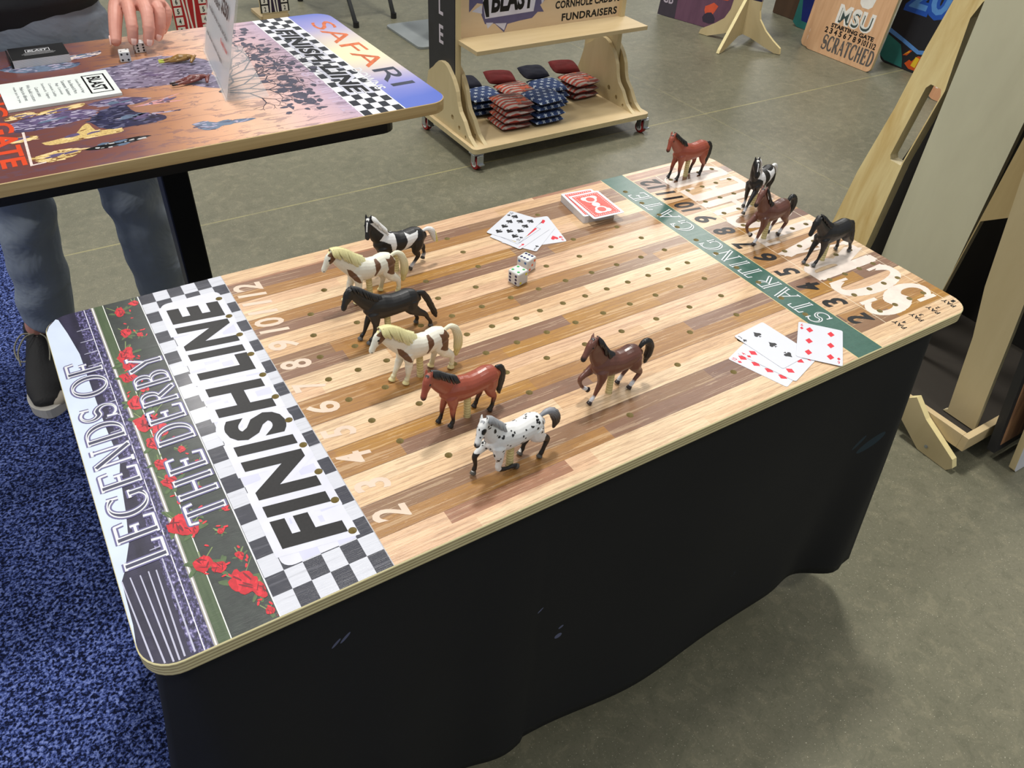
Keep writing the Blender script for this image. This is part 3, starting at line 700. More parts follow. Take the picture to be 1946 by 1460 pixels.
def coat_pinto(X, P, d, nrm, lt, rnd, hoof):
    c = shade(X, (26, 25, 26)); x, y, z = X.T; k = legmask(X, 8, 16); c = c*(1-k)+np.array(lin((225, 226, 232)))*k
    Wt = lin((240, 240, 240)); nr_ = (np.abs(y) > 2.5)
    c[nr_ & inpoly(x, z, [(-40, 95), (-32, 92), (-20, 82), (-10, 74), (-2, 66), (-2, 52), (-5, 40), (-9, 42), (-11, 55), (-20, 60), (-27, 62), (-19, 70), (-28, 80)])] = Wt
    c[nr_ & inpoly(x, z, [(14, 65), (21, 62), (35, 65), (32, 57), (26, 51), (20, 44), (7, 36), (4, 38), (10, 42), (16, 54)])] = Wt
    hx = X-np.array(P); u = hx@np.array(d); l = hx@np.array(lt); w = hx@np.array(nrm)
    c[(np.abs(l) < 1.0) & (w > 2) & (u > 3) & (u < 17) & (np.linalg.norm(hx, axis=1) < 30)] = Wt
    hoofs(X, c, hoof, (70, 66, 60)); return c
def coat_appal(X, P, d, nrm, lt, rnd, hoof):
    c = shade(X, (234, 234, 232)); x, y, z = X.T
    c = muzzle(X, c, P, d, 27, (56, 54, 52), 3.6)
    idx = [i for i in range(len(X)) if z[i] > 26 and x[i] < 46]
    for i in rnd.sample(idx, 170):
        q = X[i]; a = rnd.uniform(.7, 2.0); e = np.array([rnd.uniform(.6, 1.4), 1.0, rnd.uniform(.6, 1.5)])
        c[np.linalg.norm((X-q)*e, axis=1) < a] = lin((22, 22, 24))
    ey = np.array(P+d*8+nrm*1); c[(np.linalg.norm((X-ey)*[1, .5, 1], axis=1) < 4.4) & (((X-ey)@np.array(nrm)) > -2.0) & (np.abs((X-ey)@np.array(lt)) > 2.6)] = lin((24, 24, 26))
    for a, b, r in ((( -43, 9, 40), (-41, 9, 12), 6), ((-17, -8, 8), (4, -8, 3), 6), ((44, -8, 33), (38, -8, 6), 6.5), ((30, 8, 24), (26, 8, 6), 6)):
        a, b = np.array(a, float), np.array(b, float); t = np.clip(((X-a)@(b-a))/((b-a)@(b-a)), 0, 1)
        c[(np.linalg.norm(X-(a+t[:, None]*(b-a)), axis=1) < r) & (z < 36)] = lin((30, 30, 31))
    hoofs(X, c, hoof, (86, 84, 80), 4.2); return c
def coat_brown(X, P, d, nrm, lt, rnd, hoof):
    c = shade(X, (112, 70, 58)); x, y, z = X.T
    t = np.clip((z-60)/8, 0, 1)[:, None]*((x > -8)[:, None])*.6; c = c*(1-t)+np.array(lin((46, 40, 40)))*t
    for h, e in hoof:
        q = np.array(h)+(np.array(h)-np.array(e))*1.6; k = np.clip((9.0-np.linalg.norm(X-q, axis=1))/3, 0, 1)[:, None]; c = c*(1-k)+np.array(lin((228, 230, 236)))*k
    c = muzzle(X, c, P, d, 27, (30, 24, 24), 4.2); hoofs(X, c, hoof, (46, 34, 34)); return c
def legf(x, y, pts):
    """foreleg from shoulder: standard top plus knee, cannon mid, fetlock, pastern"""
    return [(-21, y*.9, 48), (-20, y, 38)]+[(a, y, b) for a, b in pts]
def legh(x, y, pts): return [(33, y*.85, 51), (33, y, 41)]+[(a, y, b) for a, b in pts]
STAND = [('f1', legf(0, -7, [(-20, 30), (-20.5, 22), (-20, 14), (-20, 10), (-21, 7.5), (-22.5, 5)])), ('f2', legf(0, 8, [(-24, 30), (-26, 22), (-27, 14), (-28, 10), (-29, 7.5), (-30.5, 5)])),
         ('h1', legh(0, -8, [(34, 31), (39, 22.5), (37.5, 14), (37, 10), (36, 7.5), (34.5, 5)])), ('h2', legh(0, 8, [(28, 31), (29, 22.5), (25, 14), (24, 10), (23, 7.5), (21.5, 5)]))]
HORSES = {}
HORSES['bay'] = make_horse(dict(seed=2, dx=-5, yaw=26, pitch=62, neck=[(-17, 0, 57), (-29, 0, 67), (-39, -1.5, 77), (-47, -3, 86), (-50, -4, 91)], legs=STAND, coat=coat_bay,
    mane=dict(crest=[(-47, -3, 97.5), (-38, -1, 92), (-27, 0, 83), (-14, 0, 74)], len=(9, 13), col=lambda X: shade(X, (34, 34, 35)), n=22, bulge=6.2),
    tail=dict(path=[(46, 0, 61), (52, 0, 58), (55, 0, 48), (54, 0, 36), (52, 0, 24), (53, 0, 15)], r=(2.2, 4, 5.4, 5.4, 4.2, 1.6), col=lambda X: shade(X, (30, 32, 32)))))
HORSES['black'] = make_horse(dict(seed=3, yaw=4, pitch=66, neck=[(-15, 0, 56), (-27, 0, 66), (-37, 0, 76), (-45, 0, 85), (-49, 0, 89)], coat=coat_black, earback=True,
    body=[(46, 0, 49), (40, 0, 50), (31, 0, 51), (20, 0, 50.5), (6, 0, 50), (-6, 0, 51), (-16, 0, 52.5), (-24, 0, 53), (-29, 0, 54)],
    legs=[('f1', legf(0, -7, [(-20, 30), (-21, 22), (-24, 14), (-26, 10), (-28, 8), (-30.5, 5)])), ('f2', legf(0, 8, [(-25, 30), (-28, 22), (-31, 14), (-33, 10), (-35, 8), (-37, 5)])),
          ('h1', legh(0, -8, [(42, 32), (53, 24), (57, 16), (60, 11), (61, 8), (61, 5)])), ('h2', legh(0, 8, [(36, 32), (44, 24), (46, 16), (48, 11), (48, 8), (47, 5)]))],
    mane=dict(crest=[(-47, 0, 96), (-38, 0, 91), (-28, 0, 83), (-18, 0, 75), (-10, 0, 71)], len=(8, 15), col=lambda X: shade(X, (30, 30, 31)), n=24, bulge=6.4),
    tail=dict(path=[(46, 0, 58), (54, 0, 54), (61, 0, 42), (67, 0, 28), (72, 0, 15), (74, 0, 8)], r=(3, 4.2, 4.4, 4.4, 4.0, 2.4), col=lambda X: shade(X, (32, 32, 33)), n=8)))
HORSES['palomino'] = make_horse(dict(seed=4, yaw=2, pitch=58, neck=[(-15, 0, 56), (-27, 0, 66), (-38, 0, 76), (-47, 0, 84), (-51, 0, 88)], nr=[(9.5, 17), (8.2, 15.5), (7.2, 12.6), (6.0, 9.5), (5.2, 7)], coat=coat_palo, leg=1.22,
    body=[(38, 0, 51), (33, 0, 52), (24, 0, 52.5), (14, 0, 51), (2, 0, 50), (-8, 0, 51), (-17, 0, 52.5), (-24, 0, 53), (-29, 0, 54)],
    legs=[('f1', [(-19, -6.5, 48), (-18.5, -7, 38), (-19, -7, 30), (-20, -7, 22), (-21, -7, 14), (-22, -7, 10.5), (-23, -7, 8), (-24, -7, 5)]), ('f2', [(-20, 7, 48), (-22, 8, 38), (-25, 8, 30), (-28, 8, 22), (-32, 8, 14), (-33, 8, 10.5), (-34.5, 8, 8), (-36, 8, 5)]),
          ('h1', [(27, -7, 50), (28, -8, 40), (33, -8, 31), (42, -8, 23), (43, -8, 15), (43, -8, 10), (42.5, -8, 8), (42, -8, 5)]), ('h2', [(25, 7, 50), (24, 8, 40), (24, 8, 31), (26, 8, 23), (24, 8, 15), (23, 8, 11), (22, 8, 8), (21, 8, 5)])],
    mane=dict(crest=[(-52, 0, 96), (-42, 0, 95), (-30, 0, 88), (-18, 0, 78), (-8, 0, 71)], len=(12, 31), col=lambda X: fade(X, 40, 90, (232, 228, 182), (226, 218, 160)), n=34, bulge=8.2, both=True),
    tail=dict(path=[(38, 0, 61), (46, 0, 63), (53, 0, 56), (57, 0, 42), (57, 0, 28), (54, 0, 14)], r=(3, 4, 5.0, 6.2, 6.4, 3.6), col=lambda X: fade(X, 20, 62, (220, 206, 140), (238, 234, 206)))))
HORSES['pinto'] = make_horse(dict(seed=5, yaw=50, pitch=66, neck=[(-16, 0, 57), (-27, 0, 69), (-33, 0, 82), (-37, -1, 92), (-39, -2, 97)], coat=coat_pinto,
    legs=[('f1', legf(0, -7, [(-28, 31), (-35, 24), (-41, 17), (-44, 13), (-47, 10), (-50, 7)])), ('f2', legf(0, 8, [(-20, 30), (-20, 22), (-19, 14), (-19, 10), (-20, 8), (-21, 5)])),
          ('h1', legh(0, -8, [(30, 31), (34, 23), (29, 15), (25, 10), (23, 8), (21, 5)])), ('h2', legh(0, 8, [(40, 33), (49, 27), (50, 19), (51, 14), (50, 11), (49, 8)]))],
    mane=dict(crest=[(-36, -2, 102), (-29, -1, 97), (-23, 0, 88), (-14, 0, 77)], len=(9, 11), col=lambda X: shade(X, (238, 238, 236)), n=22, bulge=6.0),
    tail=dict(path=[(46, 0, 58), (54, 0, 60), (60, 0, 56), (64, 0, 47), (67, 0, 38), (70, 0, 34)], r=(2.4, 4, 5, 5, 4, 2), col=lambda X: np.where((X[:, 0] > 66)[:, None], np.array(lin((226, 216, 130))), np.array(lin((232, 232, 230)))))))
HORSES['appaloosa'] = make_horse(dict(seed=6, yaw=30, pitch=56, neck=[(-16, 0, 56), (-26, 0, 66), (-33, -1, 77), (-37, -2, 85), (-39, -3, 90)], coat=coat_appal,
    body=[(40, 0, 51), (35, 0, 51.5), (26, 0, 52), (15, 0, 50.5), (3, 0, 49.5), (-7, 0, 50.5), (-16, 0, 51), (-24, 0, 50), (-29, 0, 51)],
    legs=[('f1', [(-20, -7, 46), (-21, -8, 36), (-20, -8, 26), (-21, -8, 13), (-10, -8, 7.5), (-4, -8, 7.0), (-1, -8, 6.5), (2, -8, 6)]), ('f2', [(-22, 7, 46), (-30, 8, 41), (-38, 8, 36), (-43, 8, 30), (-42, 8, 20), (-42, 8, 15), (-43, 8, 11), (-44, 8, 7)]),
          ('h1', [(28, -7, 50), (31, -8, 40), (38, -8, 33), (46, -8, 27), (43, -8, 17), (41, -8, 11), (39.5, -8, 8), (38, -8, 5)]), ('h2', [(26, 7, 50), (25, 8, 40), (26, 8, 31), (30, 8, 24), (25, 8, 15), (24, 8, 11), (23, 8, 8), (21, 8, 5)])],
    mane=dict(crest=[(-35, -2, 96), (-29, -1, 92), (-22, 0, 84), (-13, 0, 74)], len=(8, 12), col=lambda X: shade(X, (158, 160, 164)), n=22, bulge=6.0),
    tail=dict(path=[(39, 0, 60), (48, 0, 63), (56, 0, 59), (61, 0, 50), (63, 0, 41), (60, 0, 32)], r=(2.4, 4.2, 5.4, 6.2, 5, 2), col=lambda X: fade(X, 48, 66, (44, 46, 50), (150, 152, 158)))))
HORSES['brown'] = make_horse(dict(seed=7, yaw=16, pitch=48, neck=[(-17, 0, 57), (-27, 0, 70), (-32, 0, 82), (-36, -.5, 92), (-38, -1, 98)], coat=coat_brown,
    body=[(40, 0, 51), (35, 0, 51), (26, 0, 51), (15, 0, 49.5), (3, 0, 49), (-7, 0, 50.5), (-17, 0, 53), (-25, 0, 54), (-31, 0, 56)],
    legs=[('f1t', [(-23, 6, 48), (-31, 7, 43), (-39, 7, 39), (-45, 7, 34), (-43, 7, 25), (-39, 6, 19), (-36, 6, 16.5), (-33, 6, 14)]), ('f2', [(-22, -7, 48), (-22, -8, 38), (-24, -8, 30), (-27, -8, 22), (-30, -8, 14), (-32, -8, 10), (-34, -8, 8), (-36, -8, 5)]),
          ('h1', [(28, -7, 49), (31, -8, 39), (35, -8, 31), (41, -8, 23), (35, -8, 15), (32, -8, 10), (30, -8, 8), (28, -8, 5)]), ('h2', [(27, 7, 49), (27, 8, 39), (29, 8, 31), (33, 8, 23), (28, 8, 15), (25, 8, 11), (23, 8, 8), (21, 8, 5)])],
    mane=dict(crest=[(-34, -1, 103), (-27, 0, 96), (-20, 0, 85), (-12, 0, 74), (-6, 0, 69)], len=(12, 19), col=lambda X: shade(X, (36, 34, 35)), n=26, bulge=6.8),
    tail=dict(path=[(40, 0, 58), (46, 0, 65), (53, 0, 64), (58, 0, 54), (57, 0, 42), (54, 0, 29)], r=(2.6, 4.4, 5, 6, 6, 2.6), col=lambda X: shade(X, (30, 30, 31)))))
_h0 = {}
def put_horse(kind, hx, hy, rz, label, name='toy_horse', dz=0.0, peg=True, s=1.0):
    t = thing(name, label, 'toy horse', (hx, hy, ZT+dz), rz, 'toy horses pegged into the race board'); t.scale = (s, s, s)
    if kind not in _h0:
        P = HORSES[kind]; mt = COAT_G if kind in ('bay', 'brown') else COAT_M; src = []
        for nm in ('body', 'mane', 'tail'):
            v, f, c = P[nm]; o = mk(nm, [tuple(q) for q in v], f, mt, t, smooth=True, local=True); paint(o, c); src.append(o)
        g = G(); g.cyl((0, 0, -.0095), (0, 0, .040), .0044, 18)
        for i in range(8): g.cyl((0, 0, .002+.0045*i), (0, 0, .0026+.0045*i), .00455, 18)
        src.append(g.obj('peg', PEG, t, local=True)); _h0[kind] = src
    else:
        for o in _h0[kind]:
            c = o.copy(); C.objects.link(c); c.parent = t
    return t
put_horse('palomino', HX[6][3], lane(6), math.radians(2), 'white toy horse with brown patches and cream mane, beside the bay horse')
put_horse('black', HX[8][3], lane(8), 0, 'all-black toy horse striding between the two brown-patched white horses')
put_horse('palomino', HX[10][2], lane(10), math.radians(1), 'white toy horse with brown patches and cream mane, farther of the two, in lane 10')
put_horse('pinto', HX[11][2], lane(11), math.radians(-2), 'black toy horse with white patches and white tail at the finish end')
put_horse('bay', HX[4][2], lane(4), math.radians(4), 'reddish bay toy horse with black legs and tail near the finish line')
put_horse('appaloosa', HX[2][1], lane(2), math.radians(2), 'white toy horse with black spots and a grey tail')
put_horse('brown', HX[3][3], lane(3), math.radians(0), 'dark brown toy horse with raised foreleg alone mid-board on the front lanes')
put_horse('bay', HX[12][6], lane(12), math.radians(0), 'reddish bay toy horse in the far corner beyond the starting gate')
put_horse('pinto', HX[9][-2], lane(9)+.0, math.radians(18), 'black toy horse with white patches behind the starting gate')
put_horse('brown', HX[7][-4], lane(7), math.radians(4), 'brown toy horse with raised foreleg and white socks by the starting gate lane 7')
put_horse('black', HX[5][-3], lane(5), math.radians(4), 'all-black toy horse in the scratched area nearest the plywood panel')

# ================================================================ CARDS AND DICE
CARD = M((207, 209, 216), .32, var=.01, name='card_stock'); CRED = M((206, 22, 44), .32, var=.03, name='card_red'); CBLK = M((20, 20, 24), .32, var=.03, name='card_black')
def heart(s): return [(0, -.55*s), (.48*s, .02*s), (.5*s, .3*s), (.33*s, .48*s), (.12*s, .42*s), (0, .24*s), (-.12*s, .42*s), (-.33*s, .48*s), (-.5*s, .3*s), (-.48*s, .02*s)]
def spade(s): return [(0, .55*s), (.2*s, .25*s), (.48*s, .0), (.48*s, -.24*s), (.28*s, -.36*s), (.06*s, -.24*s), (.07*s, -.42*s), (.2*s, -.55*s), (-.2*s, -.55*s), (-.07*s, -.42*s), (-.06*s, -.24*s), (-.28*s, -.36*s), (-.48*s, -.24*s), (-.48*s, .0), (-.2*s, .25*s)]
def diam(s): return [(0, .55*s), (.42*s, 0), (0, -.55*s), (-.42*s, 0)]
PIP = {'H': heart, 'S': spade, 'D': diam}
def pipxy(n):
    a, b, c = -.015, .015, 0
    L = {3: [(c, .028), (c, 0), (c, -.028)], 4: [(x, y) for x in (a, b) for y in (.028, -.028)], 6: [(x, y) for x in (a, b) for y in (.028, 0, -.028)],
         8: [(x, y) for x in (a, b) for y in (.028, 0, -.028)]+[(c, .014), (c, -.014)], 10: [(x, y) for x in (a, b) for y in (.030, .010, -.010, -.030)]+[(c, .020), (c, -.020)], 2: [(c, .028), (c, -.028)]}
    return L.get(n, [])
def card(loc, rz, rank, suit, label, z=0.0, tilt=0.0):
    t = thing('playing_card', label, 'playing card', (loc[0], loc[1], ZT+z), rz, 'playing cards on the race board'); t.rotation_euler = (0, tilt, rz)
    fr = lambda a, b, h=0.0: Vector((a, b, h))
    g = G(); g.prism(rrect(-.0315, -.044, .0315, .044, .0035, 4), fr, .00005, .00045); g.obj('card', CARD, t, local=True)
    m = CRED if suit in 'HD' else CBLK; P = []
    for x, y in pipxy({'J': 0, 'Q': 0}.get(rank) if rank in 'JQ' else int(rank)):
        s = PIP[suit](.0125); P.append([(x+a, y+(b if y >= 0 else -b)) for a, b in s])
    for sg in (1, -1):
        P += [[(sg*(q[0]-.0262), sg*(q[1]+.0365)) for q in p] for p in sans(rank, .0095, 0, 0, .0001, sx=.75)]
        P.append([(sg*(a-.0262), sg*(b+.0285)) for a, b in PIP[suit](.0062)])
    lay = [(P, .0005, m)]
    if rank in 'JQ':
        Y = M((222, 190, 40), .4); B = M((30, 40, 90), .4)
        lay += [([stroke([(-.019, -.033), (.019, -.033), (.019, .033), (-.019, .033), (-.019, -.033)], lambda i: .0005)[j] for j in range(7)], .00052, B),
                ([[(-.014, -.03), (.012, -.03), (.016, .0), (-.016, .0)]], .0005, Y), ([[(-.016, .0), (.016, .0), (.014, .03), (-.012, .03)]], .0005, CRED), ([circ(0, .018, .007, 10), circ(0, -.018, .007, 10)], .00054, Y), ([[(-.004, -.028), (0, -.028), (.003, .028), (-.002, .028)]], .00055, B)]
    me = decals('pips', lay, fr, None); me.parent = t
    return t
def ang(a, b): return math.atan2(b[1]-a[1], b[0]-a[0])
# fan at the back: ten of spades on jack, two of spades, eight of hearts
card((.7480, .5020), math.radians(-12), '8', 'H', 'eight of hearts card at the bottom of the far fan, corner pointing at the deck', .0000)
card((.7234, .4984), math.radians(-54.7), '2', 'S', 'two of spades card under the jack in the far fan', .0005)
card((.7139, .5104), math.radians(-68), 'J', 'D', 'jack of diamonds card half covered by the ten of spades', .0010)
card((.7170, .5320), math.radians(-59), '10', 'S', 'ten of spades card on top of the far fan', .0015)
# front group
card((.8320, .0565), math.radians(18.7), '10', 'D', 'ten of diamonds card, lowest and leftmost of the near card group', .0000)
card((.8515, .0585), math.radians(17.8), '4', 'D', 'four of diamonds card between the ten of diamonds and the three of spades', .0005)
card((.8670, .0810), math.radians(5), '3', 'S', 'three of spades card near the front edge', .0010)
card((.9300, .0500), math.radians(-49.5), '6', 'D', 'six of diamonds card lying partly on the green starting strip', .0015)
# deck, face down, with one card slid off
CB = M((214, 84, 74), .4, var=.08, scale=500, name='card_back_red'); CBL = M((240, 214, 210), .4)
PAPE = plyedge('card_edges', 2, .0012, (226, 226, 232), (176, 176, 190))
t = thing('card_deck', 'deck of playing cards face down with red backs', 'card deck', (.8660, .5290, ZT), math.radians(-7))
g = G(); fr = lambda a, b, h=0.0: Vector((a, b, h)); g.prism(rrect(-.0315, -.044, .0315, .044, .0035, 4), fr, 0, .0130, 0, 1); g.obj('card_stack', [CARD, PAPE], t, local=True)
def backprint(name, par, z):
    rnd = random.Random(3); P = []; Wp = []
    P.append(rrect(-.0262, -.0388, .0262, .0388, .001, 3))
    for s_ in (1, -1):
        Wp += [circ(0, s_*.019, .012, 14), circ(-.009*s_, s_*.024, .007, 10), circ(.009*s_, s_*.024, .007, 10)]
    Wp += [circ(0, 0, .0075, 16)]
    for i in range(16):
        for sx in (-1, 1): Wp.append(circ(sx*.0228, -.036+.0048*i, .0012, 6))
    for i in range(10):
        for sy in (-1, 1): Wp.append(circ(-.0195+.0043*i, sy*.0355, .0012, 6))
    In = [circ(0, s_*.019, .008, 12) for s_ in (1, -1)]+[circ(sx*.012, 0, .004, 8) for sx in (-1, 1)]
    o = decals(name, [(P, z, CB), (Wp, z+.0001, CBL), (In, z+.0002, CB)], fr, None); o.parent = par; return o
backprint('back_print', t, .0132)
t = thing('playing_card', 'face-down red-backed card slid askew on top of the deck', 'playing card', (.8730, .5144, ZT+.0136), math.radians(-4), 'playing cards on the race board')
g = G(); g.prism(rrect(-.0315, -.044, .0315, .044, .0035, 4), fr, 0, .0005); g.obj('card', CARD, t, local=True); backprint('back_print', t, .0007)
# dice
DIE = M((212, 213, 212), .25, var=.01, name='die_white')
def die_body(s, t):
    bm = bmesh.new(); bmesh.ops.create_cube(bm, size=s); bmesh.ops.bevel(bm, geom=bm.edges[:]+bm.verts[:], offset=s*.14, segments=4, profile=.6, affect='EDGES')
    me = bpy.data.meshes.new('cube_body'); bm.to_mesh(me); bm.free(); me.materials.append(DIE)
    for p in me.polygons: p.use_smooth = True
    o = bpy.data.objects.new('cube_body', me); C.objects.link(o); o.parent = t; o.location = (0, 0, s/2); return o
PX = {1: [(0, 0)], 2: [(-1, -1), (1, 1)], 3: [(-1, -1), (0, 0), (1, 1)], 4: [(-1, -1), (1, 1), (-1, 1), (1, -1)], 5: [(-1, -1), (1, 1), (-1, 1), (1, -1), (0, 0)], 6: [(-1, -1), (-1, 0), (-1, 1), (1, -1), (1, 0), (1, 1)]}
def die(loc, rz, s, faces, label, grp, z=0.0):
    t = thing('die', label, 'die', (loc[0], loc[1], z), rz, grp); die_body(s, t)
    for ax, n, c in faces:
        fr = {'top': frame((0, 0, s), (1, 0, 0), (0, 1, 0)), '-x': frame((-s/2, 0, s/2), (0, -1, 0), (0, 0, 1)), '-y': frame((0, -s/2, s/2), (1, 0, 0), (0, 0, 1))}[ax]
        P = [circ(a*s*.26, b*s*(.26 if n != 6 or True else .3), s*.10, 14) for a, b in PX[n]]
        decals('pips', [(P, .0001, c)], lambda a, b, h, f=fr: f(a, b, h), None).parent = t
    return t
NV = M((26, 26, 80), .3); GRN = M((60, 160, 80), .3); YEL = M((224, 222, 60), .3); BLU = M((60, 110, 170), .3); ORG_ = M((232, 92, 40), .3)
die((.6320, .3870), math.radians(15), .0225, [('top', 4, GRN), ('-x', 6, NV), ('-y', 2, YEL)], 'white die with green pips on top, nearer of the two', 'dice on the race board', ZT)
die((.6640, .4130), math.radians(20), .0225, [('top', 6, NV), ('-x', 4, BLU), ('-y', 3, ORG_)], 'white die with six navy pips on top and orange pips at side', 'dice on the race board', ZT)
# ================================================================ SECOND GAME TABLE (safari race)
SZ = .85; SX, SY, SA = -.454, .8306, math.radians(.8)
desk = thing('standing_desk', 'black steel standing desk frame under the safari race board', 'desk', (.155, 1.14, 0))
POW = M((20, 20, 21), .4, name='black_powder_coat')
g = G(); g.prism(rrect(-.42, .875, .665, 1.40, .03, 5), lambda a, b, h=0: Vector((a, b, h)), .797, .8275); g.obj('desk_top', POW, desk, bevel=.002)
for x, y in ((.283, 1.12), (-.40, 1.12)):
    g = G().b2((x-.026, y-.03, .03), (x+.026, y+.03, .797)); g.obj('column', POW, desk, bevel=.003)
    g = G().b2((x-.03, y-.28, .0005 if x > 0 else .011), (x+.03, y+.15, .032)); g.obj('foot', POW, desk, bevel=.004)
saf = thing('safari_game_board', 'race game board printed with a purple and orange savanna scene and finish line', 'game board', (SX, SY, SZ-.022), SA)
k = NT('savanna_print'); x, y, z = k.xyz()
xn = k.math('ADD', k.math('DIVIDE', x, 1.22), k.math('MULTIPLY', k.math('SUBTRACT', k.noise(k.co, 5, 4), .5), .09))
c = k.ramp(xn, [(.2, (92, 52, 50)), (.44, (112, 70, 66)), (.54, (130, 86, 78)), (.60, (176, 126, 92)), (.66, (222, 168, 132)), (.72, (234, 192, 164)), (.79, (222, 184, 182)), (.86, (186, 164, 188))])
cy = k.math('ABSOLUTE', k.math('SUBTRACT', y, .33)); sky2 = k.ramp(k.math('ADD', k.math('MULTIPLY', cy, 3.2), k.math('MULTIPLY', k.math('SUBTRACT', k.noise(k.co, 6, 3), .5), .3)), [(.05, (236, 230, 190)), (.35, (214, 200, 196)), (.62, (150, 148, 206)), (.9, (92, 112, 196))])
c = k.mix(k.math('GREATER_THAN', x, 1.12), c, sky2)
c = k.mix(k.math('MULTIPLY', k.math('LESS_THAN', x, 1.04), k.math('MULTIPLY', k.math('GREATER_THAN', k.noise(k.comb(k.math('MULTIPLY', x, 9), k.math('MULTIPLY', y, 26), 0.0), 2.2, 5, .7, .8), .56), .45)), c, (96, 78, 96))
fxx = k.math('FLOOR', k.math('DIVIDE', k.math('SUBTRACT', x, 1.043), .0158)); fyy = k.math('FLOOR', k.math('DIVIDE', y, .0254))
ck = k.math('MODULO', k.math('ADD', fxx, fyy), 2.0)
c = k.mix(k.band(x, 1.0405, 1.1245), c, (240, 240, 240)); c = k.mix(k.band(x, 1.043, 1.122), c, k.mix(ck, (26, 27, 36), (234, 234, 238)))
pl = k.math('MULTIPLY', k.math('LESS_THAN', k.math('ABSOLUTE', k.math('SUBTRACT', k.math('FRACT', k.math('DIVIDE', y, .0508)), .5)), .016), k.math('LESS_THAN', x, 1.04))
c = k.mix(k.math('MULTIPLY', pl, .45), c, (104, 78, 84))
k.col(c).rough(.3); k.b.inputs['Coat Weight'].default_value = .3; k.b.inputs['Coat Roughness'].default_value = .15
OAKE = wood('oak_edge', (214, 190, 138), (168, 138, 88), axis=0, rough=.55, stretch=40, contrast=1.2)
o2 = rrect(0, 0, 1.2192, .6096, .04, 7); i2 = rrect(.0012, .0012, 1.218, .6084, .039, 7); n = len(o2)
g = G(); g.add([(a, b, .022) for a, b in i2], [tuple(range(n))], 0)
rg = [(a, b, .022) for a, b in i2]+[(a, b, .021) for a, b in o2]+[(a, b, .001) for a, b in o2]+[(a, b, 0) for a, b in i2]
g.add(rg, [(q*n+i, (q+1)*n+i, (q+1)*n+(i+1) % n, q*n+(i+1) % n) for q in range(3) for i in range(n)]+[tuple(range(4*n-1, 3*n-1, -1))], 1)
g.obj('printed_top', [k.m, OAKE], saf, local=True)
# prints: reading direction -y, letter tops towards +x ; world x,y -> local
def SL(x, y): return (x-SX, y-SY)
SF = lambda a, b, h=0.0: Vector((b, -a, .022+h))
XY = lambda a, b, h=0.0: Vector((a, b, .022+h))
def sb(txt, x, y, h, w, off=.02, shear=.2):
    lx, ly = SL(x, y); return bold(txt, -ly, lx, h, w, off, shear)
decals('finish_line_lettering', [(sb('FINISH LINE', .628, 1.145, .052, .44, .09, .2), .00015, GLOW), (sb('FINISH LINE', .628, 1.145, .038, .42, .05, .2), .0003, INKB)], SF, saf, local=True)
OR2 = M((196, 96, 56), .4, var=.4, scale=120, name='striped_print'); BLP = M((52, 56, 70), .4, var=.3)
decals('safari_lettering', [(sb('SAFA', .722, 1.215, .048, .32, .0, .0), .0002, OR2), (sb('RI', .722, .99, .048, .10, .0, 0), .00022, BLP)], SF, saf, local=True)
decals('downs_lettering', [(sb('DOWNS', .672, 1.0, .022, .125, .03, .0), .0002, INKW)], SF, saf, local=True)
decals('gate_lettering', [(sb('STARTING GATE', .032, 1.16, .036, .56, .04, .0), .0002, M((214, 74, 40), .35, name='printed_orange_red'))], SF, saf, local=True)
for i, t_ in enumerate(('12', '11', '10', '9', '8')):
    decals('lane_number', [(sb(t_, .575, .878+.048*i, .026, .024, .03, .0), .0002, M((196, 176, 196), .4))], SF, saf, local=True)
rnd = random.Random(21)
def scene_poly(pts): return [SL(*p) for p in pts]
ELE = M((116, 108, 130), .35, var=.25, scale=60, name='printed_elephant'); HIP = M((92, 80, 112), .35, var=.3, scale=60); NVY = M((46, 46, 72), .35, var=.3, scale=60); TAN = M((206, 166, 108), .35, var=.35, scale=350, name='printed_spotted_coat'); SLT = M((92, 108, 130), .35, var=.3, scale=90); PINKP = M((206, 150, 150), .35, var=.2, scale=80); PALE = M((222, 206, 198), .35, var=.15, scale=90)
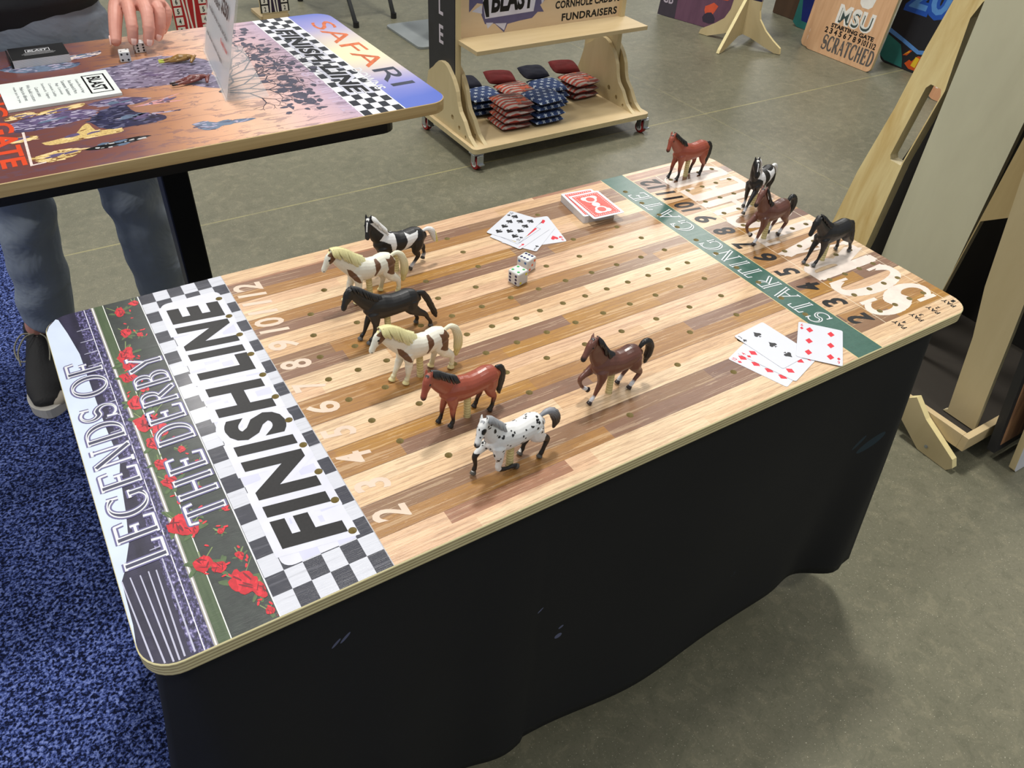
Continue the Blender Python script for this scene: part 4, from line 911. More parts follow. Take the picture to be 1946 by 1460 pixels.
ani = [
 ('elephant_print', ELE, [[(.17, 1.19), (.22, 1.15), (.28, 1.13), (.34, 1.12), (.40, 1.07), (.42, 1.10), (.41, 1.15), (.43, 1.20), (.41, 1.25), (.37, 1.28), (.32, 1.29), (.27, 1.27), (.22, 1.26), (.18, 1.24)], [(.12, 1.20), (.18, 1.21), (.18, 1.23), (.10, 1.22)]]),
 ('rhino_print', SLT, [[(.06, 1.33), (.10, 1.35), (.14, 1.345), (.20, 1.31), (.18, 1.29), (.13, 1.29), (.09, 1.30)], [(.10, 1.345), (.12, 1.375), (.125, 1.345)]]),
 ('zebra_print', PALE, [[(.15, 1.37), (.22, 1.36), (.25, 1.37), (.24, 1.345), (.19, 1.335), (.16, 1.345)]]),
 ('hippo_print', HIP, [[(.04, 1.05), (.08, 1.07), (.14, 1.075), (.18, 1.06), (.17, 1.03), (.12, 1.015), (.07, 1.01), (.05, 1.02)]]),
 ('buffalo_print', NVY, [[(.16, 1.01), (.19, 1.05), (.23, 1.06), (.24, 1.02), (.28, .985), (.27, .965), (.22, .96), (.18, .965)]]),
 ('wildebeest_print', HIP, [[(.17, 1.09), (.22, 1.10), (.27, 1.08), (.26, 1.06), (.20, 1.065)]]),
 ('leopard_print', TAN, [[(.09, 1.085), (.16, 1.10), (.165, 1.085), (.10, 1.07)], [(.05, 1.09), (.085, 1.095), (.085, 1.075), (.04, 1.07)]]),
 ('cheetah_print', TAN, [[(.08, .955), (.13, .965), (.155, 1.005), (.165, .97), (.20, .96), (.20, .945), (.14, .94), (.09, .94)]]),
 ('giraffe_print', TAN, [[(.03, .995), (.07, .99), (.075, .975), (.04, .97)], [(.05, .90), (.10, .915), (.13, .905), (.12, .885), (.08, .875)]]),
 ('antelope_print', PINKP, [[(.24, 1.045), (.29, 1.06), (.33, 1.075), (.29, 1.05), (.33, 1.04), (.28, 1.04)], [(.21, 1.005), (.30, 1.0), (.30, .996), (.21, .998)]]),
 ('stork_print', INKB, [[(.13, .90), (.20, .915), (.24, .91), (.20, .895), (.15, .89)]]),
 ('vulture_print', SLT, [[(.31, .925), (.33, .93), (.35, .915), (.39, .913), (.415, .905), (.39, .897), (.36, .90), (.34, .888), (.32, .895)]]),
]
for nm, m, ps in ani:
    P = []
    for p in ps:
        q = bez([(a, b, 0) for a, b in p]+[(p[0][0], p[0][1], 0)], 3)[:-1]; P.append([SL(v.x+rnd.uniform(-.0015, .0015), v.y+rnd.uniform(-.001, .001)) for v in q])
    lay = [(P, .00012, m)]
    def pin(pt, p):
        r = False
        for i in range(len(p)):
            (x0, y0), (x1, y1) = p[i], p[(i+1) % len(p)]
            if (y0 > pt[1]) != (y1 > pt[1]) and pt[0] < (x1-x0)*(pt[1]-y0)/(y1-y0)+x0: r = not r
        return r
    s1, s2 = [], []
    for p in P:
        xs, ys = [q[0] for q in p], [q[1] for q in p]; na = int(30+9000*abs(area2(p)))
        for _ in range(na):
            q = (rnd.uniform(min(xs), max(xs)), rnd.uniform(min(ys), max(ys)))
            if pin(q, p): (s1 if rnd.random() < .55 else s2).append(blob(q[0], q[1], rnd.uniform(.002, .010), rnd.uniform(.0010, .0030), 6, .4, rnd, rnd.uniform(-.4, .4)))
    tone = {TAN: ((120, 80, 50), (232, 204, 150)), NVY: ((28, 28, 44), (92, 92, 120)), INKB: ((60, 60, 66), (190, 190, 190))}.get(m, ((70, 62, 86), (168, 160, 182)))
    lay += [(s1, .00013, M(tone[0], .4)), (s2, .000135, M(tone[1], .4))]
    dk_ = [blob(*SL(*[sum(v[i] for v in p)/len(p)+rnd.uniform(-.02, .02)*(1-i*.6) for i in (0, 1)]), .012, .004, 8, .4, rnd, .2) for p in ps for _ in range(3)]
    lay.append((dk_, .00014, HIP if m in (ELE, TAN, PINKP) else SLT)); decals(nm, lay, XY, saf, local=True)
# acacia silhouette
br, lf = [], []
def branch(p, a, L, w, d):
    if d == 0 or L < .006: return
    q = (p[0]+L*math.cos(a), p[1]+L*math.sin(a)); br.append((p, q, w))
    for da in ((-.5, .42) if d > 1 else (-.4, .5)): branch(q, a+da+rnd.uniform(-.25, .25), L*rnd.uniform(.62, .8), w*.68, d-1)
for a in (-.55, -.1, .35, .8): branch((.395, 1.05), a, .055, .005, 6)
for a in (.1, .6, 1.0): branch((.41, 1.10), a, .075, .005, 6)
BR = [scene_poly(q) for (p, r, w) in br for q in stroke([p, r], lambda i, w=w: w)]
for i in range(150):
    yy = rnd.uniform(.90, 1.40); xc = .535-abs(yy-1.17)*.06; lf.append(blob(*SL(xc+rnd.gauss(0, .022), yy), rnd.uniform(.003, .010), rnd.uniform(.003, .012), 7, .45, rnd))
decals('acacia_print', [(BR, .00016, M((56, 50, 62), .35)), (lf, .00018, M((70, 68, 84), .35, var=.3, scale=90))], XY, saf, local=True)
decals('fence_print', [([scene_poly([(.052, .875), (.056, .875), (.062, 1.01), (.058, 1.01)]), scene_poly([(.052, .873), (.075, .876), (.075, .880), (.052, .877)])], .0002, PALE)], XY, saf, local=True)
# ---- things on the safari board
t = thing('business_card_stack', 'stack of black business cards with white lettering at the back of the safari board', 'business cards', (.131, 1.372, SZ), math.radians(1))
g = G(); fr = lambda a, b, h=0.0: Vector((a, b, h)); g.b2((-.050, -.038, 0), (.050, .038, .0145)); g.obj('card_stack', [BLK, PAPE], t, local=True).data.polygons.foreach_set('material_index', [1, 1, 1, 1, 1, 0])
_ = t.children[0]; _.data.polygons.foreach_set('material_index', [0 if abs(p.normal.z) > .5 else 1 for p in _.data.polygons])
lg = bold('BLAST', 0, .009, .0105, .036, .04, .15); bx = [q for q in stroke([(-.021, .0005), (.021, .0005), (.021, .0175), (-.021, .0175), (-.021, .0005), (.0, .0005)], lambda i: .0012)]
decals('lettering', [(lg+bx, .0147, INKW), ([[(-.03+.004*abs(i-1), -.005-.005*i), (.03-.004*abs(i-1), -.005-.005*i), (.03-.004*abs(i-1), -.0035-.005*i), (-.03+.004*abs(i-1), -.0035-.005*i)] for i in range(3)], .0147, M((170, 170, 172), .4))], fr, t, local=True)
g = G().b2((-.054, -.038, 0), (-.0515, .038, .012)); g.obj('holder_end', BLK, t, local=True)
t = thing('flyer', 'white flyer stack headed with a boxed black logo on the safari board', 'flyer', (.138, 1.180, SZ), math.radians(1.5))
g = G().b2((-.093, -.066, .0003), (.093, .066, .005)); g.obj('paper', M((226, 232, 228), .45, var=.02), t, local=True)
FF = lambda a, b, h=0.0: Vector((b, -a, h))
P = bold('BLAST', 0, .064, .024, .074, .04, .0); bx = stroke([(-.047, .046), (.047, .046), (.047, .083), (-.047, .083), (-.047, .046), (.0, .046)], lambda i: .003)
lines = []
for i, (txt, w) in enumerate((('Custom Boards & Bags', .075), ('Race Boards & More', .07), ('Tournaments  Fundraisers', .08), ('Bags  Cornhole', .06), ('Cornhole Caddys', .07), ('Scoreboards  Tailgates', .08), ('Custom colors', .05), ('We build custom', .085), ('Made to be different', .07), ('made just for you', .08))):
    lines += bold(txt, 0, .034-.0115*i, .006, w, .0, 0)
decals('lettering', [(P+bx, .0052, INKB), (lines, .0052, M((90, 96, 98), .5))], FF, t, local=True)
for nm, loc, rz, n, lb in (('die', (.2755, 1.298), -8, 4, 'white die with black pips lying free in front of the hand'), ('die', (.3120, 1.342), 5, 6, 'white die with black pips held under the fingertips')):
    die(loc, math.radians(rz), .0205, [('top', 2 if n == 4 else 1, INK), ('-x', 5, INK), ('-y', n, INK)], lb, 'dice on the safari board', SZ)
# sign holder
t = thing('sign_holder', 'clear acrylic sign holder with a printed price sheet on the safari board', 'sign holder', (.411, 1.155, SZ))
u = Vector((-.04, -.294, 0)).normalized(); A0 = Vector((.431, 1.302, SZ+.003)); th_ = math.radians(15); vv_ = Vector((0, 0, 1))*math.cos(th_)+Vector((.991, -.135, 0))*math.sin(th_); nrm = u.cross(vv_)
AF = lambda a, b, h=0.0: A0+u*a+vv_*b+nrm*h
k = NT('acrylic'); k.xyz(); k.col(k.mix(k.noise(k.co, 3), (245, 248, 250), (252, 252, 252))).rough(.05); k.b.inputs['Alpha'].default_value = .16
g = G(); g.prism(rrect(0, 0, .297, .235, .002, 2), AF, .0004, .0030); g.prism(rrect(0, 0, .297, .235, .002, 2), AF, -.0030, -.0004); g.obj('acrylic_sleeve', k.m, t)
g = G(); g.prism([(0.001, -.0028), (.296, -.0028), (.296, 0), (.001, 0)], (lambda a, b, h=0.0: A0+u*a+Vector((0, 0, b))+Vector((-.991, .135, 0))*h), -.075, .004); g.obj('acrylic_foot', k.m, t)
g = G(); g.prism([(.002, .001), (.290, .001), (.290, .233), (.002, .233)], AF, -.0003, .0003); g.obj('printed_sheet', M((222, 226, 232), .4, var=.03, scale=6), t)
P = bold('$250', .215, .135, .030, .075, .04, 0)+bold('each board', .10, .125, .016, .12, .03, 0)
P2 = bold('Custom race boards made to order', .15, .185, .011, .25, .02, 0)+bold('Includes horses, cards and dice', .15, .095, .011, .22, .02, 0)+bold('Ask about custom designs', .13, .045, .010, .19, .02, 0)
P3 = bold('Ready now', .235, .075, .012, .075, .03, 0)
decals('sheet_lettering', [(P, .0034, INK), (P2, .0034, M((80, 84, 90), .5)), (P3, .0034, CRED)], AF, t)
# two small figures lying down
def mini(name, label, loc, rz, col, sock, seed):
    g = G(); s = .001; L = lambda pts, rad: g.loft([Vector(p)*s for p in pts], [r*s for r in rad], 10)
    L([(0, 0, 7), (9, 1, 8), (18, 0, 8), (26, -2, 8)], [5, 7, 6.2, 6]); L([(25, -2, 9), (33, -8, 10), (36, -15, 9)], [5, 4, 3.4]); L([(35, -14, 10), (31, -21, 8), (28, -27, 6)], [4.2, 3.6, 2.6])
    L([(37, -12, 12), (40, -11, 15)], [1.6, .6]); L([(38, -15, 12), (42, -15, 15)], [1.6, .6])
    for x, y0, e in ((2, 5, 0), (2, -4, 3), (22, 4, -1), (22, -5, 2)):
        L([(x, y0, 7), (x-10, y0*1.3+1, 5), (x-22, y0*1.4, 4), (x-31, y0*1.5+e, 3.5)], [4, 2.8, 2.0, 2.2])
    V, F = remesh(g, .0009, 3); X = V/s; c = shade(X, col); c[X[:, 0] < -20] = lin(sock)
    t = thing(name, label, 'toy horse', (loc[0], loc[1], SZ+.001), rz, 'small toy animals lying on the safari board')
    o = mk('body', [tuple(v) for v in V], F, COAT_G, t, smooth=True, local=True); paint(o, c); return t
mini('toy_foal', 'tan toy foal with yellow feet lying on its side by the sign holder', (.358, 1.250), math.radians(-6), (150, 112, 54), (206, 214, 90), 1)
mini('toy_foal', 'reddish brown toy foal lying on its side in front of the tan one', (.350, 1.125), math.radians(8), (120, 66, 62), (40, 30, 34), 2)
# cable
g = G()
for kx in range(3): g.loft([(.33+.03*math.cos(a/3.2+kx)+.005*kx, 1.33+.01*kx, .70-.03*math.sin(a/3.2+kx*.4)) for a in range(0, 21)], [.0022]*21, 6)
g.loft([(.33, 1.33, .70), (.31, 1.32, .76), (.29, 1.30, .797)], [.0022]*3, 6)
o = g.obj('power_cable', BLK, smooth=True); tag(o, 'coiled black cable hanging beneath the standing desk', 'cable')

# ================================================================ PERSON
per = thing('person', 'person in dark shirt and grey trousers reaching down to two dice on the table', 'person', (.12, 1.56, 0))
SKIN = NT('skin'); SKIN.xyz(); SKIN.col(SKIN.mix(SKIN.noise(SKIN.co, 45, 3), (226, 168, 150), (200, 132, 116))).rough(.5); SKIN.b.inputs['Subsurface Weight'].default_value = .08; SKIN.b.inputs['Subsurface Radius'].default_value = (.01, .004, .002); SKIN = SKIN.m
g = G()
g.loft([(.12, 1.60, .86), (.12, 1.60, 1.0), (.12, 1.59, 1.15), (.12, 1.585, 1.30), (.12, 1.60, 1.41), (.12, 1.60, 1.46)], [(.16, .105), (.155, .10), (.165, .11), (.185, .115), (.17, .09), (.08, .06)], 20, (1, 0, 0))
g.loft([(.12, 1.60, 1.44), (.12, 1.575, 1.53)], [.056, .054], 16)                       # neck
g.loft([(.12, 1.53, 1.50), (.12, 1.545, 1.56), (.12, 1.565, 1.62), (.12, 1.575, 1.70)], [(.045, .05), (.066, .078), (.074, .095), (.066, .08)], 20, (1, 0, 0))   # head, bent forward
g.loft([(.12, 1.478, 1.585), (.12, 1.455, 1.556)], [.010, .013], 10)                       # nose
for s_ in (-1, 1): g.loft([(.12+s_*.074, 1.575, 1.56), (.12+s_*.082, 1.582, 1.60)], [.010, .014], 8)
g.loft([(.30, 1.60, 1.40), (.365, 1.62, 1.27), (.395, 1.63, 1.15)], [.052, .044, .040], 14); g.loft([(.395, 1.63, 1.15), (.385, 1.54, 1.06), (.362, 1.455, .985), (.355, 1.43, .962)], [.040, .036, .027, .026], 14)
g.loft([(-.06, 1.60, 1.40), (-.125, 1.62, 1.27), (-.15, 1.63, 1.14)], [.052, .044, .040], 14); g.loft([(-.15, 1.63, 1.14), (-.165, 1.57, 1.02), (-.16, 1.54, .92)], [.040, .033, .025], 14)
for x, xf in ((.008, -.070), (.240, .262)): g.loft([(x*.6+.045, 1.59, .90), (x, 1.57, .70), (x, 1.56, .50), ((x*2+xf)/3, 1.565, .30), (xf, 1.598, .12), (xf, 1.605, .08)], [.078, .060, .042, .040, .031, .030], 14); g.loft([(xf, 1.615, .062), (xf-.008*(1 if xf < 0 else -1), 1.50, .045)], [(.030, .028), (.030, .018)], 10, (1, 0, 0))
# left hand: palm slab, four fingers, thumb (palm down, fingertips on the die)
FG = [[(.318, 1.394, .936), (.313, 1.360, .925), (.307, 1.332, .902), (.3010, 1.326, .8755)], [(.342, 1.392, .937), (.343, 1.350, .924), (.336, 1.324, .899), (.3280, 1.318, .8725)],
      [(.364, 1.394, .932), (.369, 1.362, .918), (.362, 1.348, .893), (.352, 1.345, .872)], [(.378, 1.400, .926), (.387, 1.382, .910), (.379, 1.376, .890), (.368, 1.376, .873)]]
FR_ = [(.0125, .0114, .0104, .0090), (.0130, .0118, .0108, .0092), (.0122, .0112, .0102, .0086), (.0110, .0100, .0090, .0076)]
V, F = remesh(g, .0040, 3); VA, FA = [tuple(v) for v in V], list(F)
g = G()
g.loft([(.373, 1.49, 1.016), (.362, 1.452, .983), (.355, 1.435, .965), (.350, 1.415, .952), (.346, 1.395, .940), (.344, 1.378, .928)], [(.0335, .032), (.027, .0255), (.031, .022), (.037, .020), (.043, .019), (.045, .016)], 18, (1, .1, 0))
for p, r in zip(FG, FR_):
    q = bez(p, 4); rr = lerpl([(v*1.06, v*1.06) for v in r], 4); g.loft(q, [a[0] for a in rr], 14)
    for kn in (1, 2): g.loft([Vector(p[kn])-Vector((0, -.001, .002)), Vector(p[kn])+Vector((0, -.001, .002))], [r[kn]*1.13, r[kn]*1.13], 12)
g.loft(bez([(.330, 1.418, .950), (.300, 1.400, .930), (.283, 1.366, .905), (.270, 1.335, .876)], 4), [a[0] for a in lerpl([(.018, .018), (.0155, .0155), (.0132, .0132), (.0104, .0104)], 4)], 14)
V, F = remesh(g, .0013, 4); g = G()
g.loft([(-.163, 1.560, .985), (-.160, 1.545, .940), (-.157, 1.530, .900), (-.154, 1.518, .865), (-.151, 1.510, .832)], [(.026, .028), (.022, .027), (.018, .034), (.015, .040), (.012, .041)], 16, (1, 0, 0))
for i_, (y_, l_) in enumerate(((1.478, .072), (1.500, .080), (1.522, .076), (1.542, .060))):
    g.loft(bez([(-.152, y_, .838), (-.147, y_-.002, .838-l_*.4), (-.138, y_-.002, .838-l_*.75), (-.124, y_, .838-l_*.95)], 3), [a_[0] for a_ in lerpl([(.0115, 0), (.0105, 0), (.0095, 0), (.0080, 0)], 3)], 12)
g.loft(bez([(-.154, 1.500, .900), (-.142, 1.474, .868), (-.132, 1.462, .835), (-.128, 1.460, .815)], 3), [a_[0] for a_ in lerpl([(.015, 0), (.013, 0), (.0115, 0), (.0095, 0)], 3)], 12)
V2, F2 = remesh(g, .0018, 3); nv = len(V); V = list(map(tuple, V))+list(map(tuple, V2)); F = list(F)+[tuple(q+nv for q in f) for f in F2]; b0 = len(VA); body = mk('body', VA+[tuple(v) for v in V], FA+[tuple(i+b0 for i in f) for f in F], SKIN, per, smooth=True)
NAIL = M((236, 196, 184), .3)
for p, r in zip(FG, FR_):
    a, b = Vector(p[2]), Vector(p[3]); d = (b-a).normalized(); out_ = Vector((0, -1, .0)); out_ = (out_-d*out_.dot(d)).normalized()
    G().loft([b-d*.006+out_*r[3]*.95, b+d*.0045+out_*r[3]*.84], [(r[3]*.62, .0024), (r[3]*.52, .0018)], 10, (1, 0, 0)).obj('fingernail', NAIL, body, smooth=True)
G().loft([(.2622, 1.342, .886), (.2598, 1.333, .872)], [(.0018, .0050), (.0014, .0042)], 10, (1, 0, 0)).obj('fingernail', NAIL, body, smooth=True)
# eyes, brows, mouth, hair (above the frame)
EYE = M((40, 34, 30), .3)
for s_ in (-1, 1): G().loft([(.12+s_*.030, 1.474, 1.612), (.12+s_*.031, 1.472, 1.610)], [.008, .008], 8).obj('eye', EYE, body, smooth=True)
G().loft([(.100, 1.476, 1.532), (.12, 1.470, 1.530), (.14, 1.476, 1.532)], [.004, .005, .004], 8).obj('mouth', M((176, 96, 88), .5), body, smooth=True)
g = G(); g.loft([(.12, 1.60, 1.60), (.12, 1.60, 1.66), (.12, 1.585, 1.715)], [(.080, .088), (.080, .098), (.066, .082)], 20, (1, 0, 0)); V, F = remesh(g, .005, 4); mk('hair', [tuple(v) for v in V], F, M((62, 44, 32), .7, bump=.5, scale=60), per, smooth=True)
# shirt
SH = M((34, 36, 40), .8, name='dark_shirt', bump=.2)
g = G(); g.loft([(.118, 1.59, .925), (.118, 1.59, .95), (.12, 1.595, 1.03), (.12, 1.59, 1.15), (.12, 1.585, 1.30), (.12, 1.60, 1.42), (.12, 1.60, 1.475)], [(.198, .150), (.192, .143), (.178, .125), (.182, .128), (.205, .132), (.185, .105), (.075, .07)], 24, (1, 0, 0))
for sx, e in ((.29, .372), (-.05, -.132)): g.loft([(sx, 1.60, 1.40), (e, 1.62, 1.26), (e+(.012 if e > 0 else -.012), 1.625, 1.20)], [.068, .060, .062], 14)
V, F = remesh(g, .006, 3)
V = [tuple(Vector(v)+Vector((0, .006*math.sin(v[2]*40+v[0]*18), 0))) for v in V]; mk('shirt', V, F, SH, per, smooth=True)
# trousers
k = NT('grey_trousers'); k.xyz(); n = k.noise(k.co, 7, 4, .6, .5); k.col(k.mix(n, (124, 134, 150), (156, 166, 178))).rough(.7); k.bump(n, .7, .02); TR = k.m
g = G()
g.loft([(.12, 1.59, .80), (.12, 1.59, .93), (.12, 1.595, 1.0)], [(.172, .125), (.168, .12), (.158, .112)], 22, (1, 0, 0))
g.loft([(.035, 1.585, .86), (.018, 1.57, .72), (.008, 1.555, .58), (.000, 1.56, .45), (-.014, 1.56, .33), (-.026, 1.575, .23), (-.036, 1.59, .155)], [(.094, .10), (.084, .09), (.070, .08), (.064, .072), (.064, .074), (.066, .078), (.062, .074)], 22, (1, 0, 0))
g.loft([(.205, 1.585, .86), (.222, 1.57, .72), (.232, 1.555, .58), (.246, 1.56, .45), (.250, 1.56, .33), (.254, 1.575, .23), (.258, 1.59, .115)], [(.094, .10), (.088, .09), (.084, .082), (.074, .076), (.070, .076), (.070, .080), (.066, .078)], 22, (1, 0, 0))
V, F = remesh(g, .005, 3); out_ = []
for v in V:
    x, y, z = v; s_ = 1 if x > .12 else -1
    w = .0075*math.sin(z*44+s_*x*26+y*14)+.005*math.sin(z*71-x*33+2)+.006*mnoise.noise(Vector((x*9, y*9, z*7)))
    q = max(0, 1-abs(z-.50)/.45); cx0 = .0 if s_ < 0 else .245
    out_.append((x+(x-cx0)*w*9*q, y+(y-1.56)*w*9*q-.004*q*math.sin(z*60), z))
mk('trousers', out_, F, TR, per, smooth=True)
def shoe(x, y, rz, lab):
    R = Matrix.Rotation(rz, 3, 'Z'); o = Vector((x, y, .010)); f = lambda pts: [o+R@Vector(p) for p in pts]
    sole = [(-.038, .02), (-.042, -.06), (-.045, -.13), (-.05, -.19), (-.040, -.235), (-.010, -.262), (.018, -.255), (.040, -.225), (.046, -.18), (.040, -.12), (.034, -.05), (.034, .02), (.020, .045), (-.022, .045)]
    sole = [(v.x, v.y) for v in bez([(a, b, 0) for a, b in sole]+[(sole[0][0], sole[0][1], 0)], 3)[:-1]]
    fr = lambda a, b, h=0.0: o+R@Vector((a, b, h))
    g = G(); g.prism(sole, fr, .001, .028); s = g.obj('shoe_sole', M((196, 192, 184), .6, name='pale_sole'), per, bevel=.006)
    g = G(); g.loft(f([(0, .03, .06), (0, -.02, .062), (-.001, -.08, .055), (-.002, -.14, .046), (-.003, -.19, .038), (-.004, -.235, .032)]), [(.034, .042), (.036, .044), (.040, .040), (.045, .032), (.044, .026), (.030, .016)], 20, R@Vector((1, 0, 0)))
    g.loft(f([(0, .01, .07), (0, .012, .105)]), [(.036, .045), (.033, .042)], 16, R@Vector((1, 0, 0)))
    V, F = remesh(g, .003, 4); u = mk('shoe', [tuple(v) for v in V], F, M((34, 33, 34), .7, bump=.4, scale=200, name='black_mesh'), per, smooth=True, label='black running shoe'); s.parent = u
    g = G(); g.loft(f([(.012, -.150, .050), (.034, -.175, .030), (.034, -.215, .026), (.015, -.238, .028)]), [(.024, .014), (.022, .020), (.020, .018), (.016, .012)], 14, R@Vector((0, 1, 0))); g.obj('shoe_side_panel', M((178, 168, 152), .7), u, smooth=True)
    g = G()
    for i in range(5):
        yy = -.035-.022*i; zz = .100-.009*i; g.loft(f([(-.022, yy, zz-.008), (0, yy-.006, zz), (.022, yy+.006, zz-.008)]), [.0028]*3, 6)
    for ps_ in ([(-.005, -.03, .102), (-.035, -.025, .106), (-.058, -.045, .085), (-.056, -.075, .066), (-.035, -.095, .070), (-.012, -.075, .090)], [(.0, -.03, .104), (-.025, -.05, .112), (-.048, -.075, .090), (-.050, -.105, .066)], [(.005, -.03, .104), (.022, -.06, .104), (.024, -.10, .088), (.014, -.145, .066)]):
        q_ = bez(f(ps_), 5); g.loft(q_, [.0022]*len(q_), 6)
    g.obj('laces', M((150, 146, 130), .8, scale=600, var=.4), u, smooth=True)
shoe(-.075, 1.605, math.radians(-6), '')
shoe(.262, 1.60, math.radians(8), '')
# ================================================================ DISPLAY RACK WITH BEAN BAGS
rk = thing('rolling_display_rack', 'plywood rolling rack with a lettered sign board and a low shelf of bean bags', 'display rack', (1.99, 2.34, 0))
PE2 = plyedge('rack_ply_edge', 2, .0042, (212, 194, 148), (158, 134, 92))
XYw = lambda z0: (lambda a, b, h=0.0: Vector((a, b, z0+h)))
g = G(); g.prism(rrect(1.540, 2.10, 2.430, 2.58, .02, 4), XYw(0), .070, .090, 0, 1); g.obj('base_shelf', [BIRCHX, PE2], rk)
side = [(2.125, .090), (2.177, .115), (2.216, .161), (2.250, .187), (2.268, .222), (2.278, .258), (2.306, .297), (2.339, .323), (2.373, .339), (2.425, .334), (2.473, .297), (2.517, .267), (2.524, .243), (2.575, .10), (2.575, .09)]
side = [(v.x, v.y) for v in bez([(a, b, 0) for a, b in side[:-1]], 2)]+[side[-1]]
hl_ = [circ(2.310, .145, .011), circ(2.252, .122, .009), circ(2.200, .103, .007)]
def sidepanel(x0, x1, nm='side_foot'):
    g = G(); V, F = tess([side], hl_); lo, hi = x0, x1; Fr = [tuple(reversed(f)) for f in F]
    g.add([(lo, a, b) for a, b in V], Fr, 0); g.add([(hi, a, b) for a, b in V], F, 0)
    for c_ in [side]+hl_:
        n = len(c_); g.add([(lo, a, b) for a, b in c_]+[(hi, a, b) for a, b in c_], [(i, (i+1) % n, n+(i+1) % n, n+i) for i in range(n)], 0)
    g.obj(nm, BIRCH, rk)
for x0 in (1.556, 1.600, 2.352, 2.398): sidepanel(x0, x0+.017)
for x0, nm in ((1.575, 0), (2.372, 1)):
    g = G().b2((x0, 2.315, .090), (x0+.022, 2.545, 1.55)); g.obj('upright', BIRCH, rk)
g = G().b2((1.5722, 2.320, .2), (1.5748, 2.540, 1.54)); blkp = g.obj('side_sign', M((38, 38, 42), .55, var=.2, scale=30, name='chalk_black'), rk)
YZ = lambda x: (lambda a, b, h=0.0: Vector((x-h, 2.44-a, b)))
for i, ch in enumerate('CORNHOLE'): decals('sign_letter', [(bold(ch, 0.01, .432+.107*(7-i), .070, .036, .03, 0), .0006, M((206, 196, 204), .6))], YZ(1.5722), rk).parent = blkp
g = G().b2((1.598, 2.331, .430), (2.372, 2.349, 1.50)); sg_ = g.obj('sign_board', wood('sign_birch', (226, 204, 172), (208, 180, 144), axis=0, rough=.5, stretch=6, contrast=.4), rk)
XZ = lambda a, b, h=0.0: Vector((a, 2.331-h, b))
t1 = bold('FUNDRAISERS', 2.218, .466, .030, .285, .05, 0, spacing=1.08)+bold('CORNHOLE CADDYS', 2.205, .516, .030, .330, .05, 0, spacing=1.08)+bold('SCOREBOARDS', 2.21, .566, .030, .29, .05, 0, spacing=1.08)
tear = [(1.640, .530), (1.675, .560), (1.700, .555), (1.695, .515), (1.712, .480), (1.755, .478), (1.80, .440), (1.815, .470), (1.87, .476), (1.93, .480), (1.955, .500), (1.985, .498), (1.965, .525), (2.0, .552), (1.975, .58), (2.03, .62), (1.93, .66), (1.80, .65), (1.72, .67), (1.70, .61), (1.64, .60)]
tin = [(1.70, .565), (1.712, .50), (1.935, .505), (1.955, .63), (1.72, .645)]
fl = [[(1.652, .532), (1.695, .552), (1.698, .520)], [(1.757, .478), (1.80, .448), (1.81, .474)], [(1.716, .485), (1.75, .482), (1.724, .462)], [(1.972, .528), (1.990, .550), (1.965, .565)]]
decals('sign_lettering', [(t1, .0003, INKB), ([tear], .0003, M((92, 88, 130), .45)), ([tin], .0005, M((206, 206, 226), .4, var=.15, scale=14)), (fl, .0005, M((206, 206, 226), .4)), ([[(1.700, .56), (1.716, .505), (1.730, .505), (1.722, .60)]], .0006, INKB), (bold('BLAST', 1.838, .562, .090, .200, .06, .12), .0007, INKB)], XZ, sg_).parent = sg_
sg_.children[0].parent = sg_
g = G().b2((1.585, 2.170, .424), (2.405, 2.331, .440)); g.obj('upper_shelf', [BIRCHX], rk, bevel=.001)
def caster(x, y, par, rz=0.0, s=1.0):
    o = Vector((x, y, 0)); R = Matrix.Rotation(rz, 3, 'Z'); f = lambda p: o+R@(Vector(p)*s)
    g = G(); g.box(f((0, 0, .0665)), (.045*s, .045*s, .004)); g.box(f((.0155, 0, .045)), (.003*s, .026*s, .042*s), rot=R); g.box(f((-.0155, 0, .045)), (.003*s, .026*s, .042*s), rot=R); g.box(f((0, 0, .064)), (.034*s, .028*s, .004*s), rot=R)
    g.cyl(f((-.019, 0, .026)), f((.019, 0, .026)), .004*s, 12); g.box(f((0, -.0285, .047)), (.028*s, .006*s, .036*s), rot=R); g.box(f((0, -.036, .030)), (.022*s, .014*s, .006*s), rot=R); c = g.obj('caster_fork', STEEL, par, bevel=.0006)
    g = G(); g.cyl(f((-.011, 0, .0255)), f((.011, 0, .0255)), .0250*s, 24); w = g.obj('caster_wheel', REDR, par, bevel=.002); w.parent = c
    g = G(); g.cyl(f((-.0125, 0, .0255)), f((.0125, 0, .0255)), .015*s, 20); g.obj('wheel_hub', WHT, par).parent = c
    return c
for x, y in ((1.562, 2.122), (2.408, 2.122), (1.562, 2.556), (2.408, 2.556)): caster(x, y, rk, .1)
